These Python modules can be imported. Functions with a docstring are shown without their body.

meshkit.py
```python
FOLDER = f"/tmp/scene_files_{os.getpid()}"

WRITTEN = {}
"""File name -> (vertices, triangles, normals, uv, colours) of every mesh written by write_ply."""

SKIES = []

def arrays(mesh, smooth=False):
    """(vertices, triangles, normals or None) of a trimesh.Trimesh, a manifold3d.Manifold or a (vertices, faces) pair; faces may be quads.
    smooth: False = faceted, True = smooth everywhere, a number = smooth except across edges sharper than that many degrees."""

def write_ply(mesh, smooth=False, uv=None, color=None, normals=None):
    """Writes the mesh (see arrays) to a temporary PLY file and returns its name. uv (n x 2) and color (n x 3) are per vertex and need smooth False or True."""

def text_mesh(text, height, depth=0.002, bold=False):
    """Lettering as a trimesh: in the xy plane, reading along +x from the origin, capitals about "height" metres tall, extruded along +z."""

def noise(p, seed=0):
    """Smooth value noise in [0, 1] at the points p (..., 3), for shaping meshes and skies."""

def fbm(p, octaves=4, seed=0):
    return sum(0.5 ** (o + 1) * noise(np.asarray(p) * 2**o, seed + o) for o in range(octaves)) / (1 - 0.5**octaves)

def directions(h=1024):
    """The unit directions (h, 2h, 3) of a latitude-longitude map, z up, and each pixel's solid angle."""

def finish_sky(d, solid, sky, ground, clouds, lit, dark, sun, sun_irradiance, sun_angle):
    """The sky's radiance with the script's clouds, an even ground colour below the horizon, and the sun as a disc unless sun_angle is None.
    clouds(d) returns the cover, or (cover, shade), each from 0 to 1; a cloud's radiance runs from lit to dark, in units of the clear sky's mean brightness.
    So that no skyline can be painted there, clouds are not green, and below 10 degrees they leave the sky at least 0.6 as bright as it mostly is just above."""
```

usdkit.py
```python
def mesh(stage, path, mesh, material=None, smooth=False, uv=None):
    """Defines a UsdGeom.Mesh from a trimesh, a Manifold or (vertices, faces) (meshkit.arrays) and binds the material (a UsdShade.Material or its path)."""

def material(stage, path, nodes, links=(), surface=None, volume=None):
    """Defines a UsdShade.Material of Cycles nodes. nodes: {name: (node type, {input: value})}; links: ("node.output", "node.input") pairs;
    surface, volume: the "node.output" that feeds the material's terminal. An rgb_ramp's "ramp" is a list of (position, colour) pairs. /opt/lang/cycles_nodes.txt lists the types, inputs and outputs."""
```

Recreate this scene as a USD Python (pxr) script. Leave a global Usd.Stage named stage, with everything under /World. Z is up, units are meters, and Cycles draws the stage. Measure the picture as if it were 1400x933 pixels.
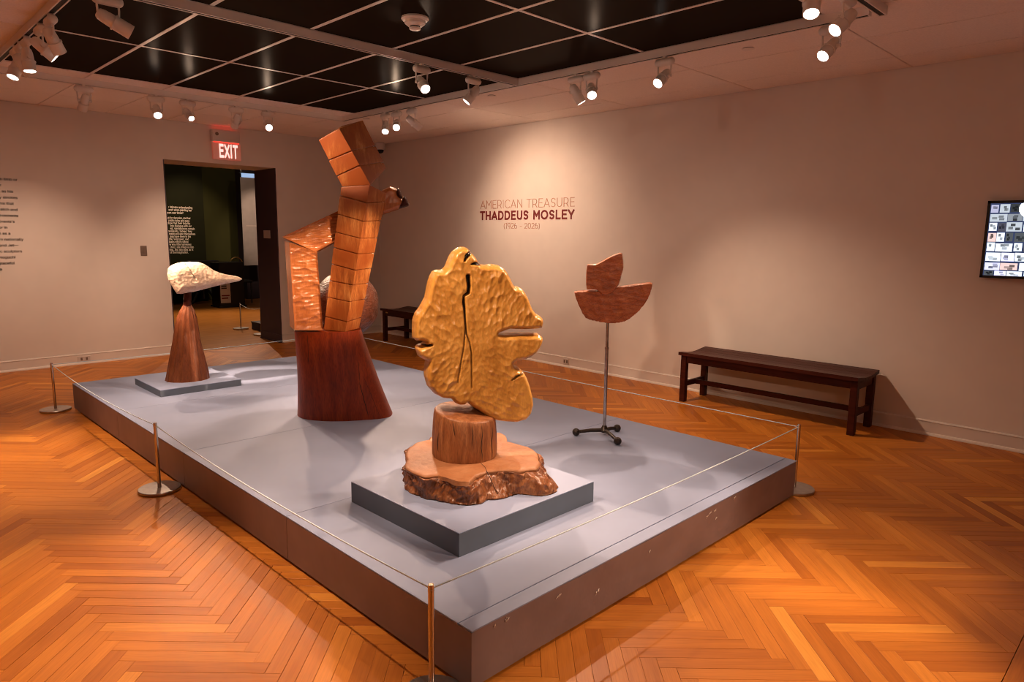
import math
import numpy as np, trimesh, manifold3d, usdkit, meshkit
from shapely.geometry import Polygon, LineString, Point
from shapely import affinity
import shapely
from scipy.spatial import Delaunay, cKDTree
from pxr import Usd, UsdGeom, UsdLux, UsdShade, Gf, Sdf, Vt

stage = Usd.Stage.CreateInMemory()
UsdGeom.SetStageUpAxis(stage, 'Z'); UsdGeom.SetStageMetersPerUnit(stage, 1.0)
UsdGeom.Xform.Define(stage, '/World'); UsdGeom.Scope.Define(stage, '/World/Looks')

# ---------------------------------------------------------------- camera
CAM_H, FPX = 1.44, 940.1
YAW, PITCH, ROLL = math.radians(45.08), math.radians(-8.783), math.radians(0.701)
_f = np.array([math.cos(PITCH) * math.cos(YAW), math.cos(PITCH) * math.sin(YAW), math.sin(PITCH)])
_r = np.array([math.sin(YAW), -math.cos(YAW), 0.0]); _u = np.cross(_r, _f)
_c, _s = math.cos(ROLL), math.sin(ROLL)
CAM = np.array([_c * _r + _s * _u, -_s * _r + _c * _u, _f])
cam = UsdGeom.Camera.Define(stage, '/World/camera')
m = np.eye(4); m[0, :3], m[1, :3], m[2, :3], m[3, :3] = CAM[0], CAM[1], -CAM[2], (0, 0, CAM_H)
cam.AddTransformOp().Set(Gf.Matrix4d(*m.ravel().tolist()))
cam.CreateHorizontalApertureAttr(36.0); cam.CreateVerticalApertureAttr(36.0 * 933 / 1400)
cam.CreateFocalLengthAttr(36.0 * FPX / 1400); cam.CreateClippingRangeAttr(Gf.Vec2f(0.05, 100))
cam.CreateExposureAttr(0.0)

# light levels: every lamp's own light is set up in its builder from these
LAMP = 52.5
SPILL = 0.115          # share of a lamp's candela for its added wide light, which lifts the walls
WARM = (1.0, 0.67, 0.455)
AMBIENT = 0.006
dome = UsdLux.DomeLight.Define(stage, '/World/dome'); dome.CreateIntensityAttr(AMBIENT); dome.CreateColorAttr(Gf.Vec3f(*WARM))

# ---------------------------------------------------------------- helpers
def ray(x, y): return CAM.T @ np.array([(x - 700) / FPX, -(y - 466.5) / FPX, 1.0])
def onz(x, y, z): d = ray(x, y); return d * ((z - CAM_H) / d[2]) + [0, 0, CAM_H]
def proj(p):
    q = CAM @ (np.asarray(p, float) - [0, 0, CAM_H]); return 700 + FPX * q[0] / q[2], 466.5 - FPX * q[1] / q[2]

class Frame:
    """An upright plane through p0 that faces the camera's place, turned by 'turn' degrees; a = to the right, b = up, d = away."""
    def __init__(s, p0, turn=0.0):
        s.p0 = np.asarray(p0, float); t = math.atan2(s.p0[1], s.p0[0]) + math.radians(turn)
        s.fw = np.array([math.cos(t), math.sin(t), 0]); s.rt = np.array([math.sin(t), -math.cos(t), 0])
    def w(s, x, y, d=0.0):
        r = ray(x, y); n = s.fw; o = np.array([0, 0, CAM_H])
        return o + r * ((s.p0 + s.fw * d - o) @ n / (r @ n))
    def ab(s, x, y, d=0.0):
        q = s.w(x, y, d) - s.p0; return q @ s.rt, q[2]
    def out(s, abd):
        abd = np.asarray(abd, float); return s.p0 + abd[:, :1] * s.rt + abd[:, 1:2] * [0, 0, 1.0] + abd[:, 2:3] * s.fw

used = {}
def numbered(parent, name):
    k = (parent, name); n = used.get(k, 0); used[k] = n + 1
    return f'{parent}/{name}' + (f'_{n:03d}' if n else '')
def tag(p, label=None, cat=None, group=None, kind=None):
    for k, v in (('label', label), ('category', cat), ('group', group), ('kind', kind)):
        if v: p.SetCustomDataByKey(k, v)
origin = {}
def thing(name, loc, label=None, cat=None, group=None, kind=None, rot=0.0):
    x = UsdGeom.Xform.Define(stage, numbered('/World', name)); x.AddTranslateOp().Set(Gf.Vec3d(*map(float, loc)))
    if rot: x.AddRotateZOp().Set(rot)
    p = x.GetPrim(); tag(p, label, cat, group, kind); origin[str(p.GetPath())] = np.asarray(loc, float); return p
def org(p):
    s = str(p.GetPath()); 
    while s and s not in origin: s = s.rsplit('/', 1)[0]
    return origin.get(s, np.zeros(3))
def part(parent, name, mesh, mat, smooth=False, world=True, label=None, kind=None, vars=None):
    """A mesh under parent; with world=True its vertices are given in world coordinates."""
    if hasattr(mesh, 'to_mesh'):
        mm = mesh.to_mesh(); mesh = trimesh.Trimesh(mm.vert_properties[:, :3], mm.tri_verts, process=False)
    v, f = np.array(mesh.vertices, float), np.array(mesh.faces)
    if world: v = v - org(parent)
    g = usdkit.mesh(stage, numbered(str(parent.GetPath()), name), (v, f), mat, smooth)
    if vars:
        for k, val in vars.items():
            val = np.asarray(val, np.float32)
            t = Sdf.ValueTypeNames.FloatArray if val.ndim == 1 else Sdf.ValueTypeNames.Color3fArray
            pv = UsdGeom.PrimvarsAPI(g).CreatePrimvar(k, t, 'vertex')
            pv.Set(Vt.FloatArray.FromNumpy(val) if val.ndim == 1 else Vt.Vec3fArray.FromNumpy(val))
    tag(g.GetPrim(), label, None, None, kind); return g.GetPrim()
def solo(name, mesh, mat, label=None, cat=None, group=None, kind=None, smooth=False, vars=None):
    """A one-mesh thing, its origin at the foot of its bounds."""
    if hasattr(mesh, 'to_mesh'):
        mm = mesh.to_mesh(); mesh = trimesh.Trimesh(mm.vert_properties[:, :3], mm.tri_verts, process=False)
    b = mesh.bounds; o = np.array([(b[0, 0] + b[1, 0]) / 2, (b[0, 1] + b[1, 1]) / 2, b[0, 2]])
    path = numbered('/World', name)
    g = usdkit.mesh(stage, path, (np.array(mesh.vertices) - o, np.array(mesh.faces)), mat, smooth)
    UsdGeom.Xformable(g).AddTranslateOp().Set(Gf.Vec3d(*o.tolist()))
    if vars:
        for k, val in vars.items():
            UsdGeom.PrimvarsAPI(g).CreatePrimvar(k, Sdf.ValueTypeNames.Color3fArray, 'vertex').Set(Vt.Vec3fArray.FromNumpy(np.asarray(val, np.float32)))
    origin[path] = o; tag(g.GetPrim(), label, cat, group, kind); return g.GetPrim()
cat_ = trimesh.util.concatenate
def box(x0, x1, y0, y1, z0, z1, ch=0.0):
    if ch <= 0:
        b = trimesh.creation.box([x1 - x0, y1 - y0, z1 - z0])
        b.apply_translation([(x0 + x1) / 2, (y0 + y1) / 2, (z0 + z1) / 2]); return b
    pts = []
    for x, sx in ((x0, 1), (x1, -1)):
        for y, sy in ((y0, 1), (y1, -1)):
            for z, sz in ((z0, 1), (z1, -1)):
                pts += [(x + sx * ch, y + sy * ch, z), (x + sx * ch, y, z + sz * ch), (x, y + sy * ch, z + sz * ch)]
    return trimesh.Trimesh(pts, process=False).convex_hull
def hull(pts): return trimesh.Trimesh(np.asarray(pts, float), process=False).convex_hull
def lathe(profile, n=32, center=(0, 0, 0)):
    m = trimesh.creation.revolve(np.asarray(profile, float), sections=n); m.apply_translation(center); return m
def frame_to(d):
    d = np.asarray(d, float) / np.linalg.norm(d); a = np.array([0, 0, 1.0]) if abs(d[2]) < .95 else np.array([1.0, 0, 0])
    x = np.cross(a, d); x /= np.linalg.norm(x); y = np.cross(d, x); M = np.eye(4); M[:3, 0], M[:3, 1], M[:3, 2] = x, y, d; return M
def aimed(mesh, d, p):
    M = frame_to(d); M[:3, 3] = p; m = mesh.copy(); m.apply_transform(M); return m
def tube(pts, r, n=10, caps=True):
    pts = np.asarray(pts, float); rr = np.broadcast_to(r, len(pts)); V, F = [], []
    t = np.gradient(pts, axis=0); t /= np.linalg.norm(t, axis=1, keepdims=True)
    up = np.array([0, 0, 1.0]) if abs(t[0][2]) < .9 else np.array([1.0, 0, 0])
    for i, (p, d) in enumerate(zip(pts, t)):
        x = np.cross(up, d); x /= np.linalg.norm(x); y = np.cross(d, x); up = y if abs(np.dot(y, d)) < .5 else up
        a = np.arange(n) * 2 * np.pi / n; V.append(p + rr[i] * (np.cos(a)[:, None] * x + np.sin(a)[:, None] * y))
    for i in range(len(pts) - 1):
        for k in range(n):
            a, b, c, d = i * n + k, i * n + (k + 1) % n, (i + 1) * n + k, (i + 1) * n + (k + 1) % n; F += [(a, b, d), (a, d, c)]
    V = np.vstack(V)
    if caps:
        V = np.vstack([V, pts[0], pts[-1]]); N = len(pts) * n
        for k in range(n): F += [(N, (k + 1) % n, k), (N + 1, N - n + k, N - n + (k + 1) % n)]
    return trimesh.Trimesh(V, F, process=False)
def cyl(p, q, r, n=20): return tube([p, q], r, n)
def polyprism(pts, z0, z1):
    return trimesh.creation.extrude_polygon(Polygon(pts), z1 - z0, engine='earcut').apply_translation([0, 0, z0])
def loft(rings, cap=True):
    n = len(rings[0]); V = np.vstack(rings); F = []
    for i in range(len(rings) - 1):
        for k in range(n):
            a, b, c, d = i * n + k, i * n + (k + 1) % n, (i + 1) * n + k, (i + 1) * n + (k + 1) % n; F += [(a, b, d), (a, d, c)]
    if cap:
        V = np.vstack([V, rings[0].mean(0), rings[-1].mean(0)]); N = n * len(rings)
        for k in range(n): F += [(N, (k + 1) % n, k), (N + 1, N - n + k, N - n + (k + 1) % n)]
    return trimesh.Trimesh(V, F, process=False)
def resample(poly, step):
    poly = np.asarray(poly, float); L = LineString(np.vstack([poly, poly[:1]])); n = max(8, int(L.length / step))
    return np.array([L.interpolate(t, normalized=True).coords[0] for t in np.arange(n) / n])
def spline_closed(pts, n):
    from scipy.interpolate import CubicSpline
    p = np.vstack([pts, pts[:1]]); s = np.r_[0, np.cumsum(np.linalg.norm(np.diff(p, axis=0), axis=1))]
    return CubicSpline(s, p, bc_type='periodic')(np.linspace(0, s[-1], n, endpoint=False))
def scallop(p, cell, depth, seed, stretch=(1, 1), angle=0.0):
    """Carved chip marks: shallow bowls that meet in ridges."""
    c, s = math.cos(angle), math.sin(angle); q = np.stack([c * p[:, 0] + s * p[:, 1], -s * p[:, 0] + c * p[:, 1]], 1) / np.asarray(stretch)
    lo, hi = q.min(0) - 2 * cell, q.max(0) + 2 * cell; rng = np.random.default_rng(seed)
    n = int(np.prod((hi - lo) / cell)); d = cKDTree(rng.uniform(lo, hi, (n, 2))).query(q)[0]
    return depth * (1 - np.minimum(d / cell, 1.2) ** 2 / 1.44)
def inflate(poly, T, R, h, carve=None, holes=(), tfun=None):
    """A solid of an outline in its own plane (a, b): thickness +-T rounded towards the edge over R. Returns mesh in (a, b, d), distances to the edge."""
    bd = resample(poly, h); P = Polygon(bd)
    if not P.is_valid: P = P.buffer(0)
    x0, y0, x1, y1 = P.bounds
    gx, gy = np.meshgrid(np.arange(x0, x1, h), np.arange(y0, y1, h * .866)); gx = gx + (np.arange(gx.shape[0]) % 2)[:, None] * h / 2
    g = np.stack([gx.ravel(), gy.ravel()], 1); pg = shapely.points(g)
    inside = shapely.contains(P, pg); g, pg = g[inside], pg[inside]
    dist = shapely.distance(P.exterior, pg); keep = dist > .55 * h; g, dist = g[keep], dist[keep]
    pts = np.vstack([bd, g]); dd = np.r_[np.zeros(len(bd)), dist]; tri = Delaunay(pts).simplices
    tri = tri[shapely.contains(P, shapely.points(pts[tri].mean(1)))]
    a, b, c = pts[tri[:, 0]], pts[tri[:, 1]], pts[tri[:, 2]]
    cr = (b - a)[:, 0] * (c - a)[:, 1] - (b - a)[:, 1] * (c - a)[:, 0]; tri[cr < 0] = tri[cr < 0][:, ::-1]
    TT = T if tfun is None else tfun(pts)
    t = TT * np.sqrt(np.maximum(0, 1 - (1 - np.minimum(dd / R, 1)) ** 2)) 
    fr, bk = -t, t.copy()
    if carve is not None:
        fr = fr + carve(pts, dd); bk = bk - carve(pts + 7.3, dd) * .8
    fr = np.where(dd > 0, np.minimum(fr, -.0005), 0); bk = np.where(dd > 0, np.maximum(bk, .0005), 0)
    n, nb = len(pts), len(bd); idx = np.arange(n); bi = idx.copy(); bi[nb:] = np.arange(n - nb) + n
    V = np.vstack([np.c_[pts, fr], np.c_[pts[nb:], bk[nb:]]]); F = np.vstack([tri, bi[tri][:, ::-1]])
    return trimesh.Trimesh(V, F, process=False), np.r_[dd, dd[nb:]]

# ---------------------------------------------------------------- materials
MAT = {}
def mat(name, nodes, links=(), surface='p.BSDF'):
    MAT[name] = usdkit.material(stage, '/World/Looks/' + name, nodes, links, surface=surface); return MAT[name]
def plain(name, col, rough=.5, metal=0.0, spec=.5, bump=None, vary=.06, vscale=6):
    d = tuple(c * (1 - vary) for c in col); l = tuple(min(1, c * (1 + vary)) for c in col)
    nodes = {'t': ('texture_coordinate', {}), 'n': ('noise_texture', {'scale': vscale, 'detail': 4.0}), 'r': ('rgb_ramp', {'ramp': [(.35, d), (.65, l)]}),
             'p': ('principled_bsdf', {'roughness': rough, 'metallic': metal, 'specular_ior_level': spec})}
    links = [('t.object', 'n.vector'), ('n.fac', 'r.fac'), ('r.color', 'p.base_color')]
    if bump:
        nodes['n2'] = ('noise_texture', {'scale': bump[0], 'detail': 3.0}); nodes['b'] = ('bump', {'strength': bump[1], 'distance': bump[2]})
        links += [('t.object', 'n2.vector'), ('n2.fac', 'b.height'), ('b.normal', 'p.normal')]
    return mat(name, nodes, links)
def wood(name, dark, mid, light, stretch=(9, 9, 1), scale=4.0, rough=.42, gouge=None, spec=.4, grain=.25, patch=None, rot=(0, 0, 0), crack_shade=False):
    """Wood: streaks along the axis that is stretched least, pores, optional carved chip marks (scale vector, bump distance)."""
    nodes = {'t': ('texture_coordinate', {}), 'm': ('mapping', {'scale': stretch, 'rotation': rot}),
             'n': ('noise_texture', {'scale': scale, 'detail': 6.0, 'roughness': .6, 'distortion': .6}),
             'r': ('rgb_ramp', {'ramp': [(.28, dark), (.5, mid), (.74, light)]}),
             'n2': ('noise_texture', {'scale': scale * 9, 'detail': 3.0}), 'r2': ('rgb_ramp', {'ramp': [(.35, (1 - grain,) * 3), (.55, (1, 1, 1))]}),
             'x': ('mix', {'mix_type': 'multiply', 'fac': 1.0}), 'p': ('principled_bsdf', {'roughness': rough, 'specular_ior_level': spec}),
             'b': ('bump', {'strength': .35, 'distance': .0015})}
    links = [('t.object', 'm.vector'), ('m.vector', 'n.vector'), ('m.vector', 'n2.vector'), ('n.fac', 'r.fac'), ('n2.fac', 'r2.fac'), ('r.color', 'x.color1'), ('r2.color', 'x.color2'),
             ('n2.fac', 'b.height')]
    col = 'x.color'
    if patch:
        nodes['n3'] = ('noise_texture', {'scale': patch[0], 'detail': 2.0}); nodes['r3'] = ('rgb_ramp', {'ramp': [(.4, (0, 0, 0)), (.62, (1, 1, 1))]})
        nodes['y'] = ('mix', {'color2': patch[1]}); links += [('t.object', 'n3.vector'), ('n3.fac', 'r3.fac'), ('r3.color', 'y.fac'), (col, 'y.color1')]; col = 'y.color'
    if crack_shade:
        nodes['a'] = ('attribute', {'attribute': 'crack_shade'}); nodes['z'] = ('mix', {'color2': (.006, .002, .001)}); links += [('a.fac', 'z.fac'), (col, 'z.color1')]; col = 'z.color'  # shade inside cracks put into the colour, darker than the groove alone
    links.append((col, 'p.base_color'))
    if gouge:
        nodes['m4'] = ('mapping', {'scale': gouge[0], 'rotation': gouge[2] if len(gouge) > 2 else (0, 0, 0)}); nodes['v'] = ('voronoi_texture', {'scale': 1.0, 'feature': 'f1'})
        nodes['b2'] = ('bump', {'strength': 1.0, 'distance': gouge[1]})
        links += [('t.object', 'm4.vector'), ('m4.vector', 'v.vector'), ('v.distance', 'b2.height'), ('b.normal', 'b2.normal'), ('b2.normal', 'p.normal')]
    else: links.append(('b.normal', 'p.normal'))
    return mat(name, nodes, links)
def glow(name, col, strength): return mat(name, {'e': ('emission', {'color': col, 'strength': strength})}, (), 'e.emission')

plain('wall_paint', (.70, .63, .585), .85, spec=.15, bump=(180, .12, .001), vary=.015)
plain('ceiling_white', (.90, .81, .755), .9, spec=.1, bump=(260, .5, .002), vary=.04, vscale=120)
mat('ceiling_black', {'d': ('diffuse_bsdf', {'color': (.022, .016, .011)}), 'g': ('glossy_bsdf', {'color': (1, 1, 1), 'roughness': .24}), 'x': ('mix_closure', {'fac': .012})}, [('d.BSDF', 'x.closure1'), ('g.BSDF', 'x.closure2')], 'x.closure')
plain('white_metal', (.78, .71, .66), .38, vary=.02)
plain('slot_black', (.012, .01, .01), .6)
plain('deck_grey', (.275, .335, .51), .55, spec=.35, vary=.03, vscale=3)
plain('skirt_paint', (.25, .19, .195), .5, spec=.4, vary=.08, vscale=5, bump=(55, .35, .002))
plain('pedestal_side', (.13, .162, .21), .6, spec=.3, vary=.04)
plain('jamb_dark', (.06, .042, .058), .6, vary=.05)
plain('steel', (.62, .58, .55), .22, metal=1.0, vary=.05)
plain('steel_base', (.50, .47, .45), .30, metal=1.0, vary=.08, vscale=40)
plain('cord', (.70, .88, 1.0), .4, vary=.03)
plain('iron', (.035, .026, .022), .3, metal=.5, vary=.2, vscale=30)
plain('rod_metal', (.42, .37, .36), .25, metal=1.0, vary=.2, vscale=30)
plain('black_plastic', (.012, .012, .013), .35)
plain('dark_fabric', (.02, .02, .02), .8)
plain('green_paint', (.040, .042, .012), .85, spec=.15, vary=.03)
plain('green_dark', (.014, .016, .006), .85, spec=.15)
plain('purple_dark', (.028, .018, .026), .7)
plain('banner_cloth', (.42, .38, .37), .8)
plain('switch_plate', (.17, .12, .095), .4, vary=.02)
plain('ink_red', (.16, .012, .010), .6, vary=.02)
plain('ink_thin', (.45, .23, .16), .6, vary=.02)
plain('ink_black', (.035, .022, .016), .6, vary=.02)
plain('ink_white', (.80, .72, .62), .6, vary=.02)
plain('sign_white', (.60, .53, .50), .4, vary=.02)
plain('brass', (.75, .50, .18), .3, metal=1.0)
plain('floor_gap', (.03, .012, .005), .8)
wood('room_floor', (.38, .14, .022), (.48, .19, .034), (.56, .25, .05), (1, 12, 1), 1.2, .25, spec=.5, grain=.15)
glow('lens_glow', (1.0, .93, .84), 14.0)
glow('exit_letters', (1.0, .42, .36), 1.9)
mat('sign_panel', {'p': ('principled_bsdf', {'base_color': (.60, .50, .47), 'roughness': .4, 'emission_color': (1.0, .10, .06), 'emission_strength': .16})})
glow('exit_edge', (1.0, .05, .03), 1.6)
glow('banner_highlight', (.50, .68, 1.0), .75)
mat('screen_picture', {'a': ('attribute', {'attribute': 'tint'}), 'e': ('emission', {'strength': 1.5})}, [('a.color', 'e.color')], 'e.emission')
wood('gold_wood', (.42, .185, .032), (.55, .262, .05), (.68, .36, .085), (5, 5, 2.2), 3.0, .30, spec=.5, grain=.12, crack_shade=True, gouge=((60, 60, 40), .0012))
wood('drum_wood', (.17, .052, .016), (.28, .10, .034), (.40, .175, .068), (8, 8, 1), 4.5, .5, gouge=((26, 26, 9), .003))
wood('stump_top', (.27, .098, .035), (.33, .138, .057), (.385, .18, .083), (3, 3, 3), 3.5, .5, grain=.08, gouge=((24, 24, 40), .002))
wood('stump_bark', (.10, .028, .008), (.23, .075, .024), (.40, .165, .065), (5, 5, 2), 4.0, .38, spec=.5, grain=.35, gouge=((34, 34, 20), .009))
wood('column_wood', (.16, .034, .005), (.46, .150, .032), (.76, .38, .12), (6, 6, .55), 4.6, .45, grain=.35, patch=(3.2, (.27, .062, .009)))
wood('post_wood', (.32, .09, .023), (.42, .13, .036), (.50, .175, .052), (5, 5, 1), 3.0, .27, spec=.6, grain=.15)
wood('trunk_wood', (.17, .018, .001), (.265, .030, .0015), (.37, .056, .006), (7, 7, 1), 3.4, .42, grain=.3)
wood('burl_wood', (.07, .020, .009), (.13, .038, .018), (.20, .065, .034), (4, 4, 4), 4.0, .4, grain=.3, gouge=((55, 55, 90), .003))
wood('flute_wood', (.10, .025, .008), (.17, .047, .016), (.25, .082, .030), (9, 9, 1), 3.5, .42, grain=.25, gouge=((32, 32, 12), .0025))
wood('head_wood', (.58, .42, .30), (.72, .56, .42), (.80, .66, .53), (3, 3, 8), 3.0, .42, grain=.12, gouge=((44, 44, 44), .0035), crack_shade=True)
wood('boat_wood', (.22, .045, .010), (.36, .083, .019), (.48, .14, .036), (2.5, 2.5, 7), 4.5, .42, grain=.3, gouge=((16, 16, 40), .002))
wood('bench_wood', (.034, .0055, .003), (.054, .009, .005), (.08, .016, .009), (9, 1, 9), 5.0, .42, spec=.2, grain=.25)
# parquet: tone and grain from what each plank carries
mat('oak', {'a': ('attribute', {'attribute': 'tone'}), 'g': ('attribute', {'attribute': 'grain'}), 'm': ('mapping', {'scale': (2.2, 34, 1)}), 'm2': ('mapping', {'scale': (9, 230, 1)}),
            'n': ('noise_texture', {'scale': 1.0, 'detail': 5.0, 'roughness': .6, 'distortion': .8}), 'n2': ('noise_texture', {'scale': 1.0, 'detail': 2.0}),
            'r': ('rgb_ramp', {'ramp': [(0, (.34, .098, .012)), (.35, (.46, .152, .020)), (.7, (.56, .20, .028)), (1, (.70, .30, .05))]}),
            'r1': ('rgb_ramp', {'ramp': [(.3, (.88, .84, .80)), (.62, (1.05, 1.04, 1.02))]}), 'r2': ('rgb_ramp', {'ramp': [(.35, (.92, .90, .87)), (.55, (1, 1, 1))]}),
            'x': ('mix', {'mix_type': 'multiply', 'fac': 1.0}), 'y': ('mix', {'mix_type': 'multiply', 'fac': 1.0}),
            'b': ('bump', {'strength': .15, 'distance': .0006}), 'p': ('principled_bsdf', {'roughness': .40, 'specular_ior_level': .20})},
    [('a.fac', 'r.fac'), ('g.vector', 'm.vector'), ('g.vector', 'm2.vector'), ('m.vector', 'n.vector'), ('m2.vector', 'n2.vector'), ('n.fac', 'r1.fac'), ('n2.fac', 'r2.fac'),
     ('r.color', 'x.color1'), ('r1.color', 'x.color2'), ('x.color', 'y.color1'), ('r2.color', 'y.color2'), ('y.color', 'p.base_color'), ('n2.fac', 'b.height'), ('b.normal', 'p.normal')])

# ---------------------------------------------------------------- the room
XR, YB, ZC = 5.72, 8.47, 2.68
X0, Y0 = -2.6, -2.6
DX0, DX1, DZ = 2.83, 4.175, 2.24            # doorway in the back wall
YB2 = YB + .58
PX0, PX1, PY0, PY1, PZ = 1.32, 3.74, 1.49, 6.335, .213   # the platform

floor = thing('floor', (0, 0, 0), 'honey oak herringbone parquet floor of the gallery', kind='structure')
part(floor, 'subfloor', box(X0, XR, Y0, YB, -.06, -.012), 'floor_gap' and MAT['floor_gap'])
PW, PL, XOFF, YOFF = .05715, .4572, .577, 2.722
rng = np.random.default_rng(5)
def plank_rects():
    out = []
    for k in range(-420, 420):
        for mm in range(-24, 24):
            for kind in (0, 1):
                if kind == 0: v0, v1, u0, u1 = k * PW + mm * PL, k * PW + mm * PL + PL, k * PW - mm * PL, (k + 1) * PW - mm * PL
                else: v0, v1, u0, u1 = k * PW + mm * PL + PL, (k + 1) * PW + mm * PL + PL, (k + 1) * PW - PL - mm * PL, (k + 1) * PW - mm * PL
                uc, vc = (u0 + u1) / 2, (v0 + v1) / 2
                xc, yc = (uc - vc) / 2 ** .5 + OX, (uc + vc) / 2 ** .5 + OY
                if X0 - .3 < xc < XR + .3 and .318 - .3 < yc < YB + .3: out.append((u0, u1, v0, v1, kind, xc, yc))
    return out
# put the corner (v = PL, u = PW) of plank 0 at the measured joint
_cx, _cy = (PW - PL) / 2 ** .5, (PW + PL) / 2 ** .5
OX, OY = .612 - _cx, YOFF - _cy
def clip(poly, x0, x1, y0, y1):
    for ax, lim, sg in ((0, x0, 1), (0, x1, -1), (1, y0, 1), (1, y1, -1)):
        out = []
        for i in range(len(poly)):
            a, b = poly[i], poly[(i + 1) % len(poly)]; da, db = sg * (a[ax] - lim), sg * (b[ax] - lim)
            if da >= 0: out.append(a)
            if (da >= 0) != (db >= 0): out.append(a + (b - a) * (da / (da - db)))
        poly = out
        if len(poly) < 3: return []
    return poly
def plank_mesh(poly, dirn, r):
    """One board with eased edges; returns mesh, tone, grain coordinates."""
    P = np.array(poly); c = P.mean(0); n = len(P); dz = r.uniform(-.00014, .00014, 3)
    d = P - c; ax = np.array(dirn); ay = np.array([-ax[1], ax[0]])
    L = np.stack([d @ ax, d @ ay], 1); ex = np.abs(L).max(0); e = np.array([.0001 + .0009 * r.random() ** 2, .0001 + .0009 * r.random() ** 2]); ch = .0007
    q1 = L * (1 - e / ex); q2 = L * (1 - (e + ch) / ex)
    def W(q, z): return np.c_[c + q[:, :1] * ax + q[:, 1:] * ay, z]
    top = dz[0] + dz[1] * q2[:, 0] / ex[0] + dz[2] * q2[:, 1] / ex[1]
    V = np.vstack([W(q2, top), W(q1, top - .0004), W(q1, np.full(n, -.013))])
    F = [(0, i, i + 1) for i in range(1, n - 1)]
    for a in (0, n):
        for i in range(n): j = (i + 1) % n; F += [(a + i, a + n + i, a + n + j), (a + i, a + n + j, a + j)]
    F = np.array(F)
    if np.cross(*(np.diff(V[F[0]][:3, :2], axis=0))) < 0: F = F[:, ::-1]
    tone = np.clip(0.5 + .19 * r.standard_normal(), 0, 1); off = r.uniform(0, 40, 2); q = np.vstack([q2, q1, q1]); g = np.c_[q + off, np.full(len(q), r.uniform(0, 9))]
    return trimesh.Trimesh(V, F, process=False), np.full(len(V), tone), g
planks = []
s2 = 2 ** .5
for (u0, u1, v0, v1, kind, xc, yc) in plank_rects():
    if PX0 + .4 < xc < PX1 - .4 and PY0 + .4 < yc < PY1 - .4: continue
    pl = [np.array([(u - v) / s2 + OX, (u + v) / s2 + OY]) for u, v in ((u0, v0), (u1, v0), (u1, v1), (u0, v1))]
    pl = clip(pl, X0, XR, .319, YB)
    if len(pl) < 3 or Polygon(pl).area < 2e-4: continue
    planks.append((pl, (-1 / s2, 1 / s2) if kind == 0 else (1 / s2, 1 / s2)))
y = .317                                       # boards laid along the edge of the field, towards the room's near end
while y > Y0:
    x = X0 - rng.uniform(0, 1.2)
    while x < XR:
        L = rng.uniform(.7, 1.5); pl = clip([np.array(p) for p in ((x, y - .0762), (x + L, y - .0762), (x + L, y), (x, y))], X0, XR, Y0, .3175)
        if len(pl) >= 3: planks.append((pl, (1.0, 0.0)))
        x += L
    y -= .0762
def seen_area(pl):
    P = np.array(pl); c = P.mean(0)
    q = [proj((p[0], p[1], 0)) for p in P]
    if (CAM @ np.array([c[0], c[1], -CAM_H]))[2] < .3: return 0
    cx, cy = np.mean(q, 0)
    if not (-10 < cx < 1410 and 0 < cy < 940) or (PX0 - .03 < c[0] < PX1 + .03 and PY0 - .03 < c[1] < PY1 + .03): return 0
    for t in np.linspace(.05, .95, 24):             # hidden behind the platform?
        w = c * (1 - t); z = CAM_H * t
        if PX0 < w[0] < PX1 and PY0 < w[1] < PY1 and z < PZ: return 0
    return Polygon(q).area
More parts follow.
